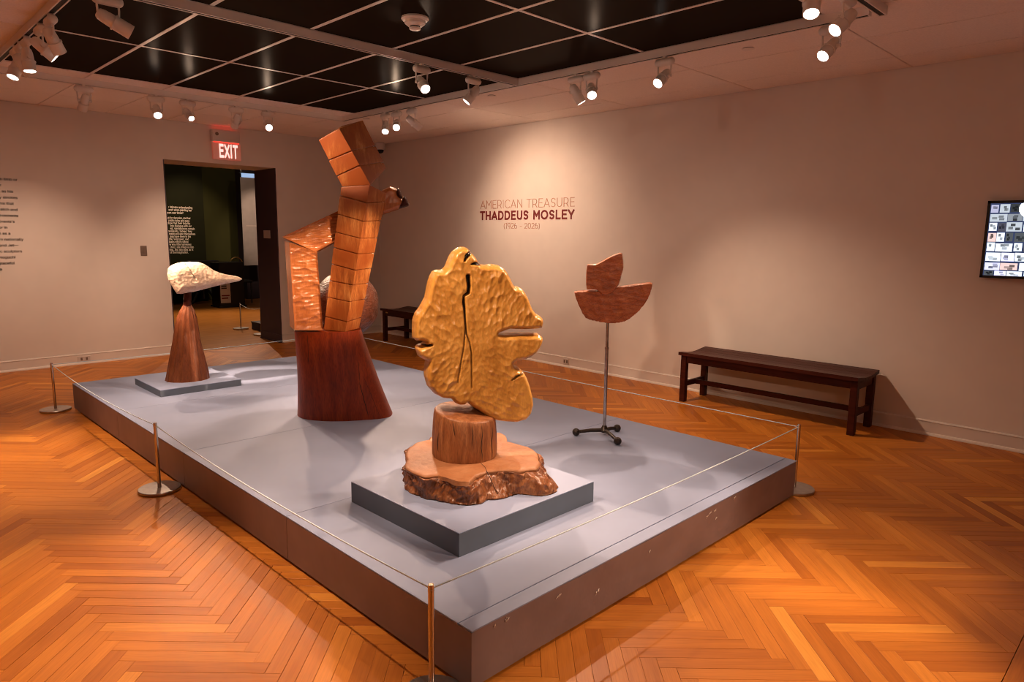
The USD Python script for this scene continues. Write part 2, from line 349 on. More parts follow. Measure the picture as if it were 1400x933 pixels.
order = np.argsort([-seen_area(p[0]) for p in planks], kind='stable')
rest = []
for i, j in enumerate(order):
    mm, tone, gr = plank_mesh(*planks[j], np.random.default_rng(1000 + int(j)))
    if i < 300: part(floor, 'plank', mm, MAT['oak'], vars={'tone': tone, 'grain': gr})
    else: rest.append((mm, tone, gr))
part(floor, 'parquet', cat_([r[0] for r in rest]), MAT['oak'], kind='stuff', vars={'tone': np.concatenate([r[1] for r in rest]), 'grain': np.vstack([r[2] for r in rest])})

# walls
part(thing('wall_right', (XR, 3, 0), 'long cream gallery wall with the exhibition title', kind='structure'), 'plaster', box(XR, XR + .15, Y0, YB + .15, -.06, 2.9), MAT['wall_paint'])
wb = thing('wall_back', (2, YB, 0), 'cream gallery wall with the dark doorway', kind='structure')
part(wb, 'plaster', cat_([box(X0, DX0, YB, YB2, -.06, 2.9), box(DX1, XR, YB, YB2, -.06, 2.9), box(DX0, DX1, YB, YB2, DZ, 2.9)]), MAT['wall_paint'])
solo('wall_left', box(X0 - .15, X0, Y0, YB + .15, -.06, 2.9), MAT['wall_paint'], kind='structure')
solo('wall_front', box(X0 - .15, XR + .15, Y0 - .15, Y0, -.06, 2.9), MAT['wall_paint'], kind='structure')
def baseboard(name, p, q, nrm):
    """A flat board with a bead on top and a shoe moulding at its foot, from p to q, standing off the wall towards nrm."""
    t = thing(name, ((p[0] + q[0]) / 2, (p[1] + q[1]) / 2, 0), kind='structure'); p, q, n = np.array([*p, 0.0]), np.array([*q, 0.0]), np.array([*nrm, 0.0])
    def run(prof): return loft([np.array([p + n * a + [0, 0, b] for a, b in prof]), np.array([q + n * a + [0, 0, b] for a, b in prof])])
    part(t, 'board', run([(0, .02), (.014, .02), (.014, .098), (.012, .1), (0, .1)]), MAT['wall_paint'])
    part(t, 'bead', run([(0, .1), (.014, .1), (.017, .104), (.014, .109), (.006, .114), (0, .114)]), MAT['wall_paint'])
    part(t, 'shoe', run([(0, 0), (.026, 0), (.026, .008), (.022, .018), (.014, .023), (0, .023)]), MAT['white_metal'])
baseboard('baseboard_right', (XR, Y0), (XR, YB), (-1, 0))
baseboard('baseboard_back', (X0, YB), (DX0, YB), (0, -1))
baseboard('baseboard_back_2', (DX1, YB), (XR, YB), (0, -1))
# doorway lining
dr = thing('door_1', (DX1, YB, 0), 'dark purple lining of the doorway', kind='structure')
part(dr, 'jamb', box(DX1 - .012, DX1, YB + .002, YB2 + .01, 0, DZ), MAT['jamb_dark'])
part(dr, 'jamb', box(DX0, DX0 + .012, YB + .002, YB2 + .01, 0, DZ), MAT['jamb_dark'])
part(dr, 'jamb_baseboard', cat_([box(DX1 - .024, DX1 - .012, YB + .004, YB2, 0, .1), box(DX1 - .034, DX1 - .012, YB + .004, YB2, 0, .02)]), MAT['jamb_dark'])
part(dr, 'threshold', box(DX0 + .012, DX1 - .036, YB, YB2, -.05, -.001), MAT['room_floor'])

# ceiling
ceil = thing('ceiling', (2, 3, ZC), 'suspended ceiling of white tiles round a field of black panels', kind='structure')
part(ceil, 'ceiling_slab', box(X0 - .15, XR + .15, Y0 - .15, YB, ZC + .05, ZC + .12), MAT['ceiling_black'])
gx = [1.06 + .61 * i for i in range(-6, 8)]; gy = [1.67 + 1.21 * i for i in range(-4, 7)]
gx = [X0] + [g for g in gx if X0 < g < XR - .02] + [XR]; gy = [Y0] + [g for g in gy if Y0 < g < YB - .02] + [YB]
def in_field(xa, xb, ya, yb): return xa > 1.05 and xb < 4.12 and ya > 1.66 and yb < 6.53
for xa, xb in zip(gx, gx[1:]):
    for ya, yb in zip(gy, gy[1:]):
        if in_field(xa, xb, ya, yb): part(ceil, 'black_panel', box(xa + .012, xb - .012, ya + .012, yb - .012, ZC + .004, ZC + .014), MAT['ceiling_black'])
        else: part(ceil, 'white_tile', box(xa + .0055, xb - .0055, ya + .0055, yb - .0055, ZC - .005, ZC + .014, .003), MAT['ceiling_white'])
for g in gx[1:-1]: part(ceil, 'tee_bar', box(g - .012, g + .012, Y0, YB, ZC + .001, ZC + .03), MAT['white_metal'])
for g in gy[1:-1]: part(ceil, 'cross_tee', box(X0, XR, g - .0115, g + .0115, ZC + .0012, ZC + .03), MAT['white_metal'])

# lighting track: open channels hung under the ceiling grid
def track(p, q, label):
    p, q = np.array([*p, 0.0]), np.array([*q, 0.0]); d = (q - p) / np.linalg.norm(q - p); n = np.array([-d[1], d[0], 0]); zt, zb = ZC - .003, ZC - .052
    t = thing('lighting_track', ((p[0] + q[0]) / 2, (p[1] + q[1]) / 2, zb), label, 'track', 'white lighting tracks')
    def bar(a0, a1, z0, z1): return hull([e + n * a + [0, 0, z] for e in (p, q) for a in (a0, a1) for z in (z0, z1)])
    part(t, 'housing', cat_([bar(-.019, .019, zt - .02, zt), bar(-.019, -.0145, zb, zt - .02), bar(.0145, .019, zb, zt - .02)]), MAT['white_metal'])
    part(t, 'conductor', cat_([bar(-.0145, .0145, zb + .003, zb + .022)]), MAT['slot_black'])
    part(t, 'lip', cat_([bar(-.021, -.0135, zb - .001, zb + .001), bar(.0135, .021, zb - .001, zb + .001)]), MAT['white_metal'])
    for e, sg in ((p, -1), (q, 1)): part(t, 'end_cap', hull([e + d * sg * k + n * a + [0, 0, z] for k in (0, .008) for a in (-.021, .021) for z in (zb - .002, zt)]), MAT['white_metal'])
track((1.03, 1.42), (1.03, 6.72), 'white lighting track along the left edge of the black ceiling field')
track((1.06, 4.09), (4.085, 4.09), 'white lighting track crossing the middle of the black ceiling field')
track((4.11, 1.44), (4.11, 6.72), 'white lighting track along the right edge of the black ceiling field')
track((.9, 6.75), (4.14, 6.75), 'white lighting track running nearest to the wall with the doorway')
track((1.06, 1.385), (4.16, 1.385), 'short visible end of white lighting track at the top right')

# ---------------------------------------------------------------- spotlights
def spotlight(base, along, aim, label, power=1.0, angle=20.0, soft=.6, lit=True, snoot=.055, drop=.125, r=.036, spill=None):
    """A white track spotlight: capsule adapter, yoke, barrel with a ring and a lens; base = point under the track, aim = point it looks at."""
    base = np.array([base[0], base[1], ZC - .054]); a = np.array([*along, 0.0]); n = np.array([-a[1], a[0], 0])
    t = thing('track_spotlight', base, label, 'spotlight', 'white track spotlights')
    cz = base[2] - .034
    stem_ = box(-.012, .012, -.012, .012, -.012, .006); stem_.apply_translation(base)
    part(t, 'adapter', cat_([manifold_hull([(base + a * .048 + [0, 0, -.034], .026), (base - a * .048 + [0, 0, -.034], .026)]), stem_]), MAT['white_metal'], smooth=35)
    piv = base - [0, 0, drop]
    arms = []
    for s in (-1, 1):
        arms.append(tube([base + a * s * .05 + [0, 0, -.045], base + a * s * .05 + [0, 0, -.075], base + a * s * .047 + [0, 0, -drop + .006], piv + a * s * .043], .0055, 8))
        arms.append(cyl(piv + a * s * .03, piv + a * s * .052, .011, 12))
    arms.append(cyl(base - a * .05 + [0, 0, -.05], base + a * .05 + [0, 0, -.05], .006, 8))
    part(t, 'yoke', cat_(arms), MAT['white_metal'], smooth=35)
    d = np.asarray(aim, float) - piv; d /= np.linalg.norm(d)
    body = lathe([(0, -.058), (.017, -.058), (.026, -.050), (.031, -.03), (.033, 0), (.034, .026), (0, .026)], 24)
    part(t, 'barrel', aimed(body, d, piv), MAT['white_metal'], smooth=35)
    part(t, 'ring', aimed(lathe([(.033, .022), (.0405, .022), (.0405, .030), (.033, .030)], 24), d, piv), MAT['white_metal'], smooth=35)
    z1 = .03 + snoot
    part(t, 'snoot', aimed(lathe([(r - .004, .026), (r, .026), (r + .001, z1), (r - .003, z1), (r - .003, z1 - .006), (r - .004, .026)], 28), d, piv), MAT['white_metal'], smooth=35)
    part(t, 'lens', aimed(lathe([(0, z1 - .010), (r - .004, z1 - .010), (r - .004, z1 - .007), (0, z1 - .004)], 24), d, piv), MAT['lens_glow'] if power > 0 else MAT['white_metal'], smooth=35)
    if power > 0:
        L = UsdLux.SphereLight.Define(stage, str(t.GetPath()) + '/lamp'); L.CreateRadiusAttr(.022); L.CreateIntensityAttr(LAMP * power); L.CreateColorAttr(Gf.Vec3f(*WARM))
        L.CreateNormalizeAttr(True)
        sh = UsdLux.ShapingAPI.Apply(L.GetPrim()); sh.CreateShapingConeAngleAttr(angle); sh.CreateShapingConeSoftnessAttr(soft)
        M = frame_to(-d); M[:3, 3] = piv + d * (z1 + .012) - base
        L.AddTransformOp().Set(Gf.Matrix4d(*M.T.ravel().tolist()))
        L2 = UsdLux.SphereLight.Define(stage, str(t.GetPath()) + '/lamp_spill'); L2.CreateRadiusAttr(.025); L2.CreateIntensityAttr(LAMP * SPILL * (spill if spill is not None else min(1, power))); L2.CreateColorAttr(Gf.Vec3f(*WARM)); L2.CreateNormalizeAttr(True)
        sh = UsdLux.ShapingAPI.Apply(L2.GetPrim()); sh.CreateShapingConeAngleAttr(64.0); sh.CreateShapingConeSoftnessAttr(1.0); L2.AddTransformOp().Set(Gf.Matrix4d(*M.T.ravel().tolist()))
    return t
def manifold_hull(balls, n=14):
    pts = []
    for p, r in balls:
        s = trimesh.creation.icosphere(2, r); pts.append(s.vertices + np.asarray(p))
    return hull(np.vstack(pts))

XA, YA = (1, 0), (0, 1)
G1, S2, S3, S4 = (2.05, 2.36, .85), (2.45, 4.05, 1.2), (1.98, 5.66, .8), (3.37, 2.53, 1.1)
# near the wall with the doorway
spotlight((1.67, 6.75), XA, (1.25, 8.4, .12), 'unlit-looking white spotlight first from the left near the doorway wall', .68, 41, 1.0, lit=False)
spotlight((2.23, 6.75), XA, (1.75, 4.3, .2), 'bright white spotlight near the doorway wall, left of the exit sign', .6, 20)
spotlight((2.50, 6.75), XA, (2.6, 4.2, .6), 'small bright white spotlight just left of the exit sign', 1.0, 16, r=.028)
spotlight((2.95, 6.75), XA, (3.0, 8.3, 1.0), 'downturned white spotlight hanging in front of the exit sign', .5, 30, .9, lit=False)
spotlight((3.27, 6.75), XA, (2.0, 3.6, .3), 'bright white spotlight right of the exit sign', .6, 18)
# along the long wall
spotlight((4.11, 5.95), YA, (2.9, 4.4, .2), 'left lamp of the bright pair above the tall sculpture', .9, 20)
spotlight((4.11, 5.76), YA, (2.2, 3.3, .5), 'right lamp of the bright pair above the tall sculpture', .9, 18)
spotlight((4.11, 5.51), YA, (5.72, 5.30, 1.50), 'white spotlight turned to the wall with the exhibition title', .75, 44, 1.0, lit=False, snoot=.075, spill=1.6)
spotlight((4.11, 3.48), YA, (5.1, 2.5, .2), 'downturned white spotlight, left of the pair above the boat sculpture', .9, 40, 1.0, snoot=.06)
spotlight((4.11, 3.33), YA, (2.2, 1.5, .2), 'bright white spotlight, right of the pair above the boat sculpture', .9, 20)
spotlight((4.11, 2.71), YA, (2.1, 2.9, .8), 'white spotlight with a lit rim between the boat sculpture and the ceiling edge', 1.0, 18)
spotlight((4.11, 1.625), YA, (2.3, 2.2, .7), 'white spotlight hanging over the right-hand bench', 1.0, 18, spill=.9)
# crossing the black field
spotlight((3.14, 4.09), XA, (2.5, 1.6, .4), 'brightest white spotlight hanging under the black ceiling panels', 1.1, 20)
spotlight((3.63, 4.09), XA, (2.4, 5.0, .6), 'white spotlight turned away, under the black ceiling near its right edge', .9, 20, lit=False)
spotlight((1.15, 4.09), XA, (2.15, 3.98, 2.02), 'white spotlight cut by the top edge of the picture at left', .95, 9, lit=False, snoot=.08)
# the cluster at the left edge of the field
spotlight((1.03, 5.70), YA, (.15, 5.2, .4), 'lowest left lamp of the cluster of spotlights at the far left', 1.1, 34, .9)
spotlight((1.03, 5.36), YA, (1.1, 5.0, .2), 'lamp shining straight down in the cluster at the far left', .8, 24)
spotlight((1.03, 4.98), YA, (2.45, 4.7, 1.3), 'rightmost lit lamp of the cluster of spotlights at the far left', .9, 14, spill=.5)
spotlight((1.03, 5.55), YA, (1.97, 5.66, 1.08), 'unlit lamp pointing to the bird head in the far left cluster', 3.2, 9, lit=False)
spotlight((1.03, 4.72), YA, (2.0, 5.5, .9), 'topmost lamp of the cluster of spotlights at the far left', .8, 20, lit=False)
# nearest the camera
spotlight((3.66, 1.385), XA, (2.1, 2.2, .9), 'bright white spotlight cut by the top edge of the picture at right', 1.0, 18)
spotlight((3.25, 1.385), XA, (2.2, .9, .2), 'white spotlight of which only the lit lens shows at the top edge', .8, 20)
# unseen lamps, all but the boat one added to light floor, platform and sculptures
spotlight((1.03, 2.30), YA, (2.0, 2.3, .9), 'added unseen white spotlight on the left track nearest the camera, above the barrier post', 1.2, 21, spill=.3)
spotlight((1.03, 2.75), YA, (2.06, 4.0, 1.22), 'added unseen white spotlight on the left track turned to the carved post of the tall sculpture', .9, 8, .8, spill=0.0)
spotlight((1.03, 3.10), YA, (.4, 2.5, 0), 'added unseen white spotlight on the left track shining on the near floor', 1.3, 30, spill=0.0)
spotlight((2.20, 1.385), XA, (3.15, 1.05, 0), 'added unseen white spotlight on the front track shining on the floor before the platform', .7, 15, spill=0.0)
spotlight((2.80, 1.385), XA, (2.36, 3.90, 1.17), 'added unseen white spotlight on the front track turned to the column of the tall sculpture', 3.6, 8.5, .8, spill=0.0)
spotlight((-1.0, -1.7), XA, (3.3, 2.4, 1.0), 'white spotlight of the near part of the room turned to the boat sculpture', 1.3, 16, .7)
spotlight((3.0, -1.6), XA, (2.25, 1.25, .1), 'added unseen white spotlight of the near part of the room turned to the front of the platform', 1.4, 16, spill=.3)

# small fittings on ceiling and walls
sm = thing('smoke_detector', (2.58, 3.42, ZC), 'white smoke detector on the black ceiling panel', 'smoke detector')
part(sm, 'base_plate', lathe([(0, .004), (.078, .004), (.080, -.006), (.070, -.016), (0, -.016)], 36, (2.58, 3.42, ZC)), MAT['white_metal'], smooth=35)
part(sm, 'chamber', lathe([(0, -.016), (.062, -.016), (.060, -.03), (.040, -.046), (0, -.046)], 36, (2.58, 3.42, ZC)), MAT['white_metal'], smooth=35)
part(sm, 'vent', lathe([(0, -.044), (.030, -.044), (.030, -.054), (0, -.054)], 24, (2.58, 3.42, ZC)), MAT['slot_black'], smooth=35)
part(sm, 'cap', lathe([(0, -.053), (.034, -.053), (.032, -.062), (.02, -.067), (0, -.067)], 36, (2.58, 3.42, ZC)), MAT['white_metal'], smooth=35)
for p, lb in (((4.46, 2.30), 'flat white sprinkler cover on the ceiling beyond the boat sculpture, right'), ((4.40, 4.71), 'flat white sprinkler cover on the ceiling above the title'), ((4.35, 6.66), 'flat white sprinkler cover above the top of the tall sculpture')):
    sp = thing('sprinkler_cover', (*p, ZC), lb, 'sprinkler', 'sprinkler covers')
    part(sp, 'plate', lathe([(0, -.008), (.040, -.008), (.042, -.011), (.03, -.014), (0, -.0145)], 24, (*p, ZC)), MAT['white_metal'], smooth=35)
    part(sp, 'gap', lathe([(0, 0), (.036, 0), (.036, -.009), (0, -.009)], 24, (*p, ZC)), MAT['slot_black'])
dc = (5.60, 8.24, 2.50)
dm = thing('dome_camera', (5.60, 8.34, 2.6), 'white dome security camera high in the room corner', 'security camera')
part(dm, 'bracket', cat_([box(5.56, 5.64, 8.42, 8.47, 2.58, 2.68), box(5.57, 5.63, 8.24, 8.44, 2.645, 2.675)]), MAT['white_metal'])
part(dm, 'housing', lathe([(0, .10), (.05, .10), (.066, .085), (.069, .03), (.066, 0), (0, 0)], 32, (5.60, 8.24, 2.578)), MAT['white_metal'], smooth=35)
part(dm, 'dome', lathe([(0, .002), (.048, .002), (.046, -.02), (.034, -.038), (.015, -.047), (0, -.048)], 32, (5.60, 8.24, 2.578)), MAT['black_plastic'], smooth=True)

# light switch, plaque, sockets
sw = thing('light_switch', (2.565, YB, 1.155), 'dark brown switch plate on the wall left of the doorway', 'switch')
part(sw, 'plate', box(2.533, 2.598, YB - .008, YB, 1.155, 1.268, .003), MAT['switch_plate'])
part(sw, 'rocker', box(2.553, 2.578, YB - .012, YB - .006, 1.183, 1.240, .002), MAT['switch_plate'])
pq = thing('wall_plaque', (DX1 - .014, 8.75, 1.355), 'small pinkish plaque on the dark side of the doorway', 'plaque')
part(pq, 'plate', box(DX1 - .020, DX1 - .012, 8.665, 8.845, 1.355, 1.46, .002), MAT['sign_white'])
so = thing('wall_socket', (5.70, 4.87, .05), 'low wall socket in the skirting under the title', 'socket')
part(so, 'plate', box(5.697, 5.706, 4.83, 4.91, .035, .095, .002), MAT['sign_white'])
for k in (4.852, 4.888): part(so, 'outlet', box(5.695, 5.698, k - .009, k + .009, .048, .082), MAT['switch_plate'])
so = thing('wall_socket', (1.89, 8.45, .05), 'low wall socket in the skirting left of the doorway', 'socket')
part(so, 'plate', box(1.83, 1.95, 8.447, 8.457, .03, .085, .002), MAT['sign_white'])
for k in (1.865, 1.915): part(so, 'outlet', box(k - .009, k + .009, 8.4455, 8.448, .042, .072), MAT['switch_plate'])

# ---------------------------------------------------------------- lettering
def arc(cx, cy, rx, ry, a0, a1, n=14): return [(cx + rx * math.cos(math.radians(a)), cy + ry * math.sin(math.radians(a))) for a in np.linspace(a0, a1, n)]
GL = {  # strokes in a box one capital high; the first number is the advance
 'A': (.80, [[(0, 0), (.4, 1), (.8, 0)], [(.14, .3), (.66, .3)]]), 'M': (.86, [[(.05, 0), (.05, 1), (.43, .38), (.81, 1), (.81, 0)]]),
 'E': (.62, [[(.6, 0), (.05, 0), (.05, 1), (.58, 1)], [(.05, .52), (.52, .52)]]), 'R': (.70, [[(.05, 0), (.05, 1), (.36, 1)] + arc(.36, .68, .27, .32, 90, -90) + [(.05, .36)], [(.40, .36), (.66, 0)]]),
 'I': (.12, [[(.06, 0), (.06, 1)]]), 'C': (.80, [arc(.48, .5, .44, .5, 45, 315, 24)]), 'N': (.78, [[(.05, 0), (.05, 1), (.73, 0), (.73, 1)]]),
 'T': (.68, [[(.34, 0), (.34, 1)], [(0, 1), (.68, 1)]]), 'S': (.64, [[(.58, .84)] + arc(.32, .745, .255, .255, 40, 270, 16) + arc(.32, .25, .27, .25, 90, -140, 16)]),
 'U': (.74, [[(.05, 1), (.05, .36)] + arc(.37, .34, .32, .34, 180, 360) + [(.69, 1)]]), 'H': (.74, [[(.05, 0), (.05, 1)], [(.69, 0), (.69, 1)], [(.05, .5), (.69, .5)]]),
 'D': (.78, [[(.05, 0), (.05, 1), (.34, 1)] + arc(.34, .5, .40, .5, 90, -90, 18) + [(.05, 0)]]), 'O': (.92, [arc(.46, .5, .44, .5, 0, 360, 32)]), 'L': (.56, [[(.05, 1), (.05, 0), (.56, 0)]]),
 'Y': (.70, [[(.35, 0), (.35, .42)], [(0, 1), (.35, .42), (.70, 1)]]), 'X': (.66, [[(0, 0), (.66, 1)], [(0, 1), (.66, 0)]]),
 '1': (.34, [[(.02, .98), (.26, .98), (.26, 0)]]), '9': (.60, [arc(.30, .68, .27, .30, 0, 360, 24), [(.57, .68)] + arc(.25, .55, .32, .55, 10, -70, 10)]),
 '2': (.58, [arc(.28, .72, .25, .27, 160, -30, 14) + [(.04, .02), (.58, .02)]]), '6': (.60, [arc(.30, .32, .27, .30, 0, 360, 24), [(.03, .32)] + arc(.35, .45, .32, .55, 190, 110, 10)]),
 '0': (.64, [arc(.32, .5, .28, .5, 0, 360, 28)]), '(': (.24, [arc(.42, .42, .36, .64, 130, 230, 12)]), ')': (.24, [arc(-.18, .42, .36, .64, 50, -50, 12)]), '-': (.40, [[(.06, .42), (.34, .42)]]), ' ': (.30, [])}
def stroke_text(text, weight, gap=.16):
    x, shapes, w = 0.0, [], weight
    for ch in text:
        adv, st = GL[ch]; g = []
        for q in st:
            q = [(a + x, w / 2 + b * (1 - w)) for a, b in q]
            g.append(LineString(q).buffer(w / 2, cap_style='square', join_style='mitre', mitre_limit=4))
        if g:
            g = shapely.union_all(g); g = g if ch in '()' else g.intersection(shapely.box(-9, 0, 99, 1)); shapes.append(g)
        x += adv + gap
    g = shapely.union_all(shapes); return affinity.translate(g, -g.bounds[0], 0)
def letters(text, weight, width, height, depth=.003, gap=.16):
    g = stroke_text(text, weight, gap); b = g.bounds; g = affinity.scale(g, width / (b[2] - b[0]), height / (b[3] - b[1]), origin=(0, b[1])); g = affinity.translate(g, 0, -b[1] * 1.0)
    return cat_([trimesh.creation.extrude_polygon(p, depth, engine='earcut') for p in getattr(g, 'geoms', [g])])
def on_right(m, y, z):      # text plane -> right wall, reading towards smaller y
    v = m.vertices.copy(); m.vertices = np.c_[XR - v[:, 2] - .0003, y - v[:, 0], z + v[:, 1]]; return m
def on_back(m, x, z, yy=None):
    v = m.vertices.copy(); m.vertices = np.c_[x + v[:, 0], (YB if yy is None else yy) - v[:, 2] - .0003, z + v[:, 1]]; return m
ti = thing('wall_title', (XR, 5.56, 1.5), 'exhibition title in red lettering on the spotlit wall', 'wall text')
tl = letters('AMERICAN TREASURE', .07, 1.49, .098, gap=.20)
for sel in (0, 1):
    fx = tl.vertices[tl.faces][:, :, 0].mean(1) > .705; part(ti, 'title_word', on_right(tl.submesh([np.nonzero(fx == bool(sel))[0]], append=True), 6.306, 1.746), MAT['ink_thin'], label='thin lettering of the first line')
part(ti, 'name_line', on_right(letters('THADDEUS MOSLEY', .20, 1.50, .106, gap=.30), 6.312, 1.612), MAT['ink_red'], label='bold dark red second line of the title')
part(ti, 'date_line', on_right(letters('(1926 - 2026)', .08, .575, .072), 5.893, 1.505), MAT['ink_thin'], label='small thin line of years')
lt = thing('wall_text', (1.35, YB, 1.0), 'paragraph of small black lettering at the left edge of the picture', 'wall text')
LINES = ['ken limb or', 'r', 'l as his', 'y strokes', 'oms that', 'catch and', 'hievements', 'ylvania\u2019s', 'or in', 'n as a', 'wn nationally', 'and Jet\u2014', 'tic sculptors', '/Noguchi', 'graceful', 'a']
ENDS = [24, 2.5, 18, 24, 19, 24, 25, 20, 10, 14, 32, 25, 30, 21, 20, 2.5]
for i, (s, e) in enumerate(zip(LINES, ENDS)):
    z = 1.911 - .0589 * i; mm = meshkit.text_mesh(s, .0255, .002, bold=True); d = ray(e, 248 + 7.85 * i); xe = (d * (YB / d[1]))[0]
    part(lt, 'text_line', on_back(mm, xe - mm.bounds[1, 0], z), MAT['ink_black'])

# ---------------------------------------------------------------- exit sign
ex = thing('exit_sign', (3.54, YB, 2.285), 'red lit EXIT sign above the doorway', 'exit sign')
part(ex, 'housing', box(3.372, 3.700, YB - .075, YB, 2.490, 2.628, .006), MAT['sign_white'])
part(ex, 'panel', box(3.380, 3.712, YB - .055, YB - .012, 2.285, 2.480, .004), MAT['sign_panel'])
RL = UsdLux.RectLight.Define(stage, str(ex.GetPath()) + '/glow'); RL.CreateWidthAttr(.30); RL.CreateHeightAttr(.03); RL.CreateIntensityAttr(2.2); RL.CreateColorAttr(Gf.Vec3f(1, .05, .03)); RL.AddTranslateOp().Set(Gf.Vec3d(0, -.055, .3455)); RL.AddRotateXOp().Set(180.0)  # upward red light added for the wash on the ceiling
part(ex, 'lit_edge', box(3.395, 3.690, YB - .066, YB - .03, 2.480, 2.490), MAT['exit_edge'])
part(ex, 'letters', on_back(letters('EXIT', .19, .222, .160, .003, gap=.32), 3.452, 2.306, YB - .0552), MAT['exit_letters'], label='glowing letters EXIT')
part(ex, 'test_button', lathe([(0, 0), (.020, 0), (.020, .004), (.014, .006), (0, .006)], 24).apply_transform(trimesh.transformations.rotation_matrix(math.pi / 2, [1, 0, 0])).apply_translation([3.425, YB - .075, 2.575]), MAT['switch_plate'])

# ---------------------------------------------------------------- television
tv = thing('television', (XR - .04, .62, 1.19), 'wall screen showing a collage of bright pictures at the right edge', 'television')
TY0, TY1, TZ0, TZ1 = .185, 1.105, 1.187, 1.708
part(tv, 'bezel', cat_([box(XR - .05, XR - .006, TY0, TY1, TZ0, TZ0 + .017), box(XR - .05, XR - .006, TY0, TY1, TZ1 - .017, TZ1), box(XR - .05, XR - .006, TY0, TY0 + .017, TZ0, TZ1), box(XR - .05, XR - .006, TY1 - .017, TY1, TZ0, TZ1), box(XR - .040, XR - .006, TY0 + .01, TY1 - .01, TZ0 + .01, TZ1 - .01)]), MAT['black_plastic'])
part(tv, 'bracket', box(XR - .006, XR, .4, .9, 1.3, 1.6), MAT['black_plastic'])
def collage():
    r = np.random.default_rng(12); V, F, C = [], [], []
    def quad(a0, a1, b0, b1, c, k):     # a from the screen's left edge, b up, both 0..1
        n = len(V); ya, yb = TY1 - .017 - a0 * (TY1 - TY0 - .034), TY1 - .017 - a1 * (TY1 - TY0 - .034); za, zb = TZ0 + .017 + b0 * (TZ1 - TZ0 - .034), TZ0 + .017 + b1 * (TZ1 - TZ0 - .034)
        x = XR - .0405 - .0003 * k
        V.extend([(x, ya, za), (x, yb, za), (x, yb, zb), (x, ya, zb)]); C.extend([c] * 4); F.extend([(n, n + 1, n + 2), (n, n + 2, n + 3)])
    quad(0, 1, 0, 1, (.03, .04, .09), 0)
    rows = [(0, .07), (.075, .19), (.195, .33), (.335, .46), (.47, .60), (.61, .74), (.745, .86), (.87, .99)]
    for b0, b1 in rows:
        a = .005
        while a < .98:
            w = r.uniform(.045, .11); br = r.choice([1, .85, .5, .08], p=[.5, .2, .12, .18]) * (.5 if b0 > .7 else 1); t = r.random()
            c = np.array([.82, .9, 1.0]) * br if t < .84 else (np.array([1, .72, .68]) * br * .8 if t < .92 else np.array([.72, .72, 1.0]) * br)
            quad(a, min(a + w, .995), b0 + r.uniform(0, .012), b1 - r.uniform(0, .012), c, 1)
            for _ in range(3):
                p, q = r.uniform(.1, .6), r.uniform(.1, .6); d = c * r.uniform(.1, .55)
                quad(a + w * p, min(a + w * (p + .3), .99), b0 + (b1 - b0) * q, b0 + (b1 - b0) * (q + .28), d, 2)
            a += w + r.uniform(.002, .012)
    return trimesh.Trimesh(V, F, process=False), np.array(C)
cm, cc = collage()
lampc = np.array([(TY1 - .017 - (.30 + .12 * math.cos(a)) * .886, TZ1 - .055 + .075 * math.sin(a)) for a in np.linspace(0, 2 * math.pi, 28, endpoint=False)]); lampc[:, 1] = np.minimum(lampc[:, 1], TZ1 - .018)
n0 = len(cm.vertices); lv = np.vstack([np.c_[np.full(28, XR - .0418), lampc], [[XR - .0418, lampc[:, 0].mean(), lampc[:, 1].mean()]]]); lf = [(n0 + 28, n0 + (i + 1) % 28, n0 + i) for i in range(28)]
cm = trimesh.Trimesh(np.vstack([cm.vertices, lv]), np.vstack([cm.faces, lf]), process=False); cc = np.vstack([cc, np.full((29, 3), 1.6) * [.9, .97, 1.05]])
part(tv, 'screen', cm, MAT['screen_picture'], vars={'tint': cc})

# ---------------------------------------------------------------- benches
def bench(y0, label):
    L, Wd, H = 1.49, .46, .445; t = thing('bench', (5.46, y0 + L / 2, 0), label, 'bench'); xa, xb, ya, yb = 5.225, 5.225 + Wd, y0, y0 + L; M = MAT['bench_wood']
    lw = .05
    for x in (xa + .03, xb - .03 - lw):
        for y in (ya + .01, yb - .01 - lw): part(t, 'leg', box(x, x + lw, y, y + lw, 0, H - .034, .003), M)
    def dip(x): s = (x - xa) / Wd; return H - .022 * math.sin(math.pi * min(max((s - .10) / .80, 0), 1)) ** .8
    n = 6; w = Wd / n
    for i in range(n):
        x0, x1 = xa + i * w + .0012, xa + (i + 1) * w - .0012; zz = [dip(x0), dip(x1)]
        part(t, 'slat', hull([(x, y, z) for y in (ya, yb) for x, z in ((x0, zz[0]), (x1, zz[1]), (x0, zz[0] - .028), (x1, zz[1] - .028))]), M)
    part(t, 'apron', box(xa + .038, xa + .060, ya + .06, yb - .06, H - .095, H - .03, .002), M); part(t, 'apron', box(xb - .060, xb - .038, ya + .06, yb - .06, H - .095, H - .03, .002), M)
    for y in (ya + .022, yb - .044): part(t, 'end_apron', box(xa + .08, xb - .08, y, y + .022, H - .105, H - .052, .002), M)
    for y in (ya + .022, yb - .047): part(t, 'side_stretcher', box(xa + .08, xb - .08, y, y + .025, .135, .18, .002), M)
    part(t, 'long_stretcher', box((xa + xb) / 2 - .013, (xa + xb) / 2 + .013, ya + .047, yb - .047, .138, .178, .002), M)
    return t
bench(1.685, 'long dark mahogany bench against the wall under the television side, fully in view')
b2 = bench(6.265, 'dark mahogany bench in the room corner, half hidden behind the golden slab')
part(b2, 'name_plate', box(5.262, 5.2632, 7.63, 7.68, .385, .400), MAT['brass'], label='tiny brass plate')

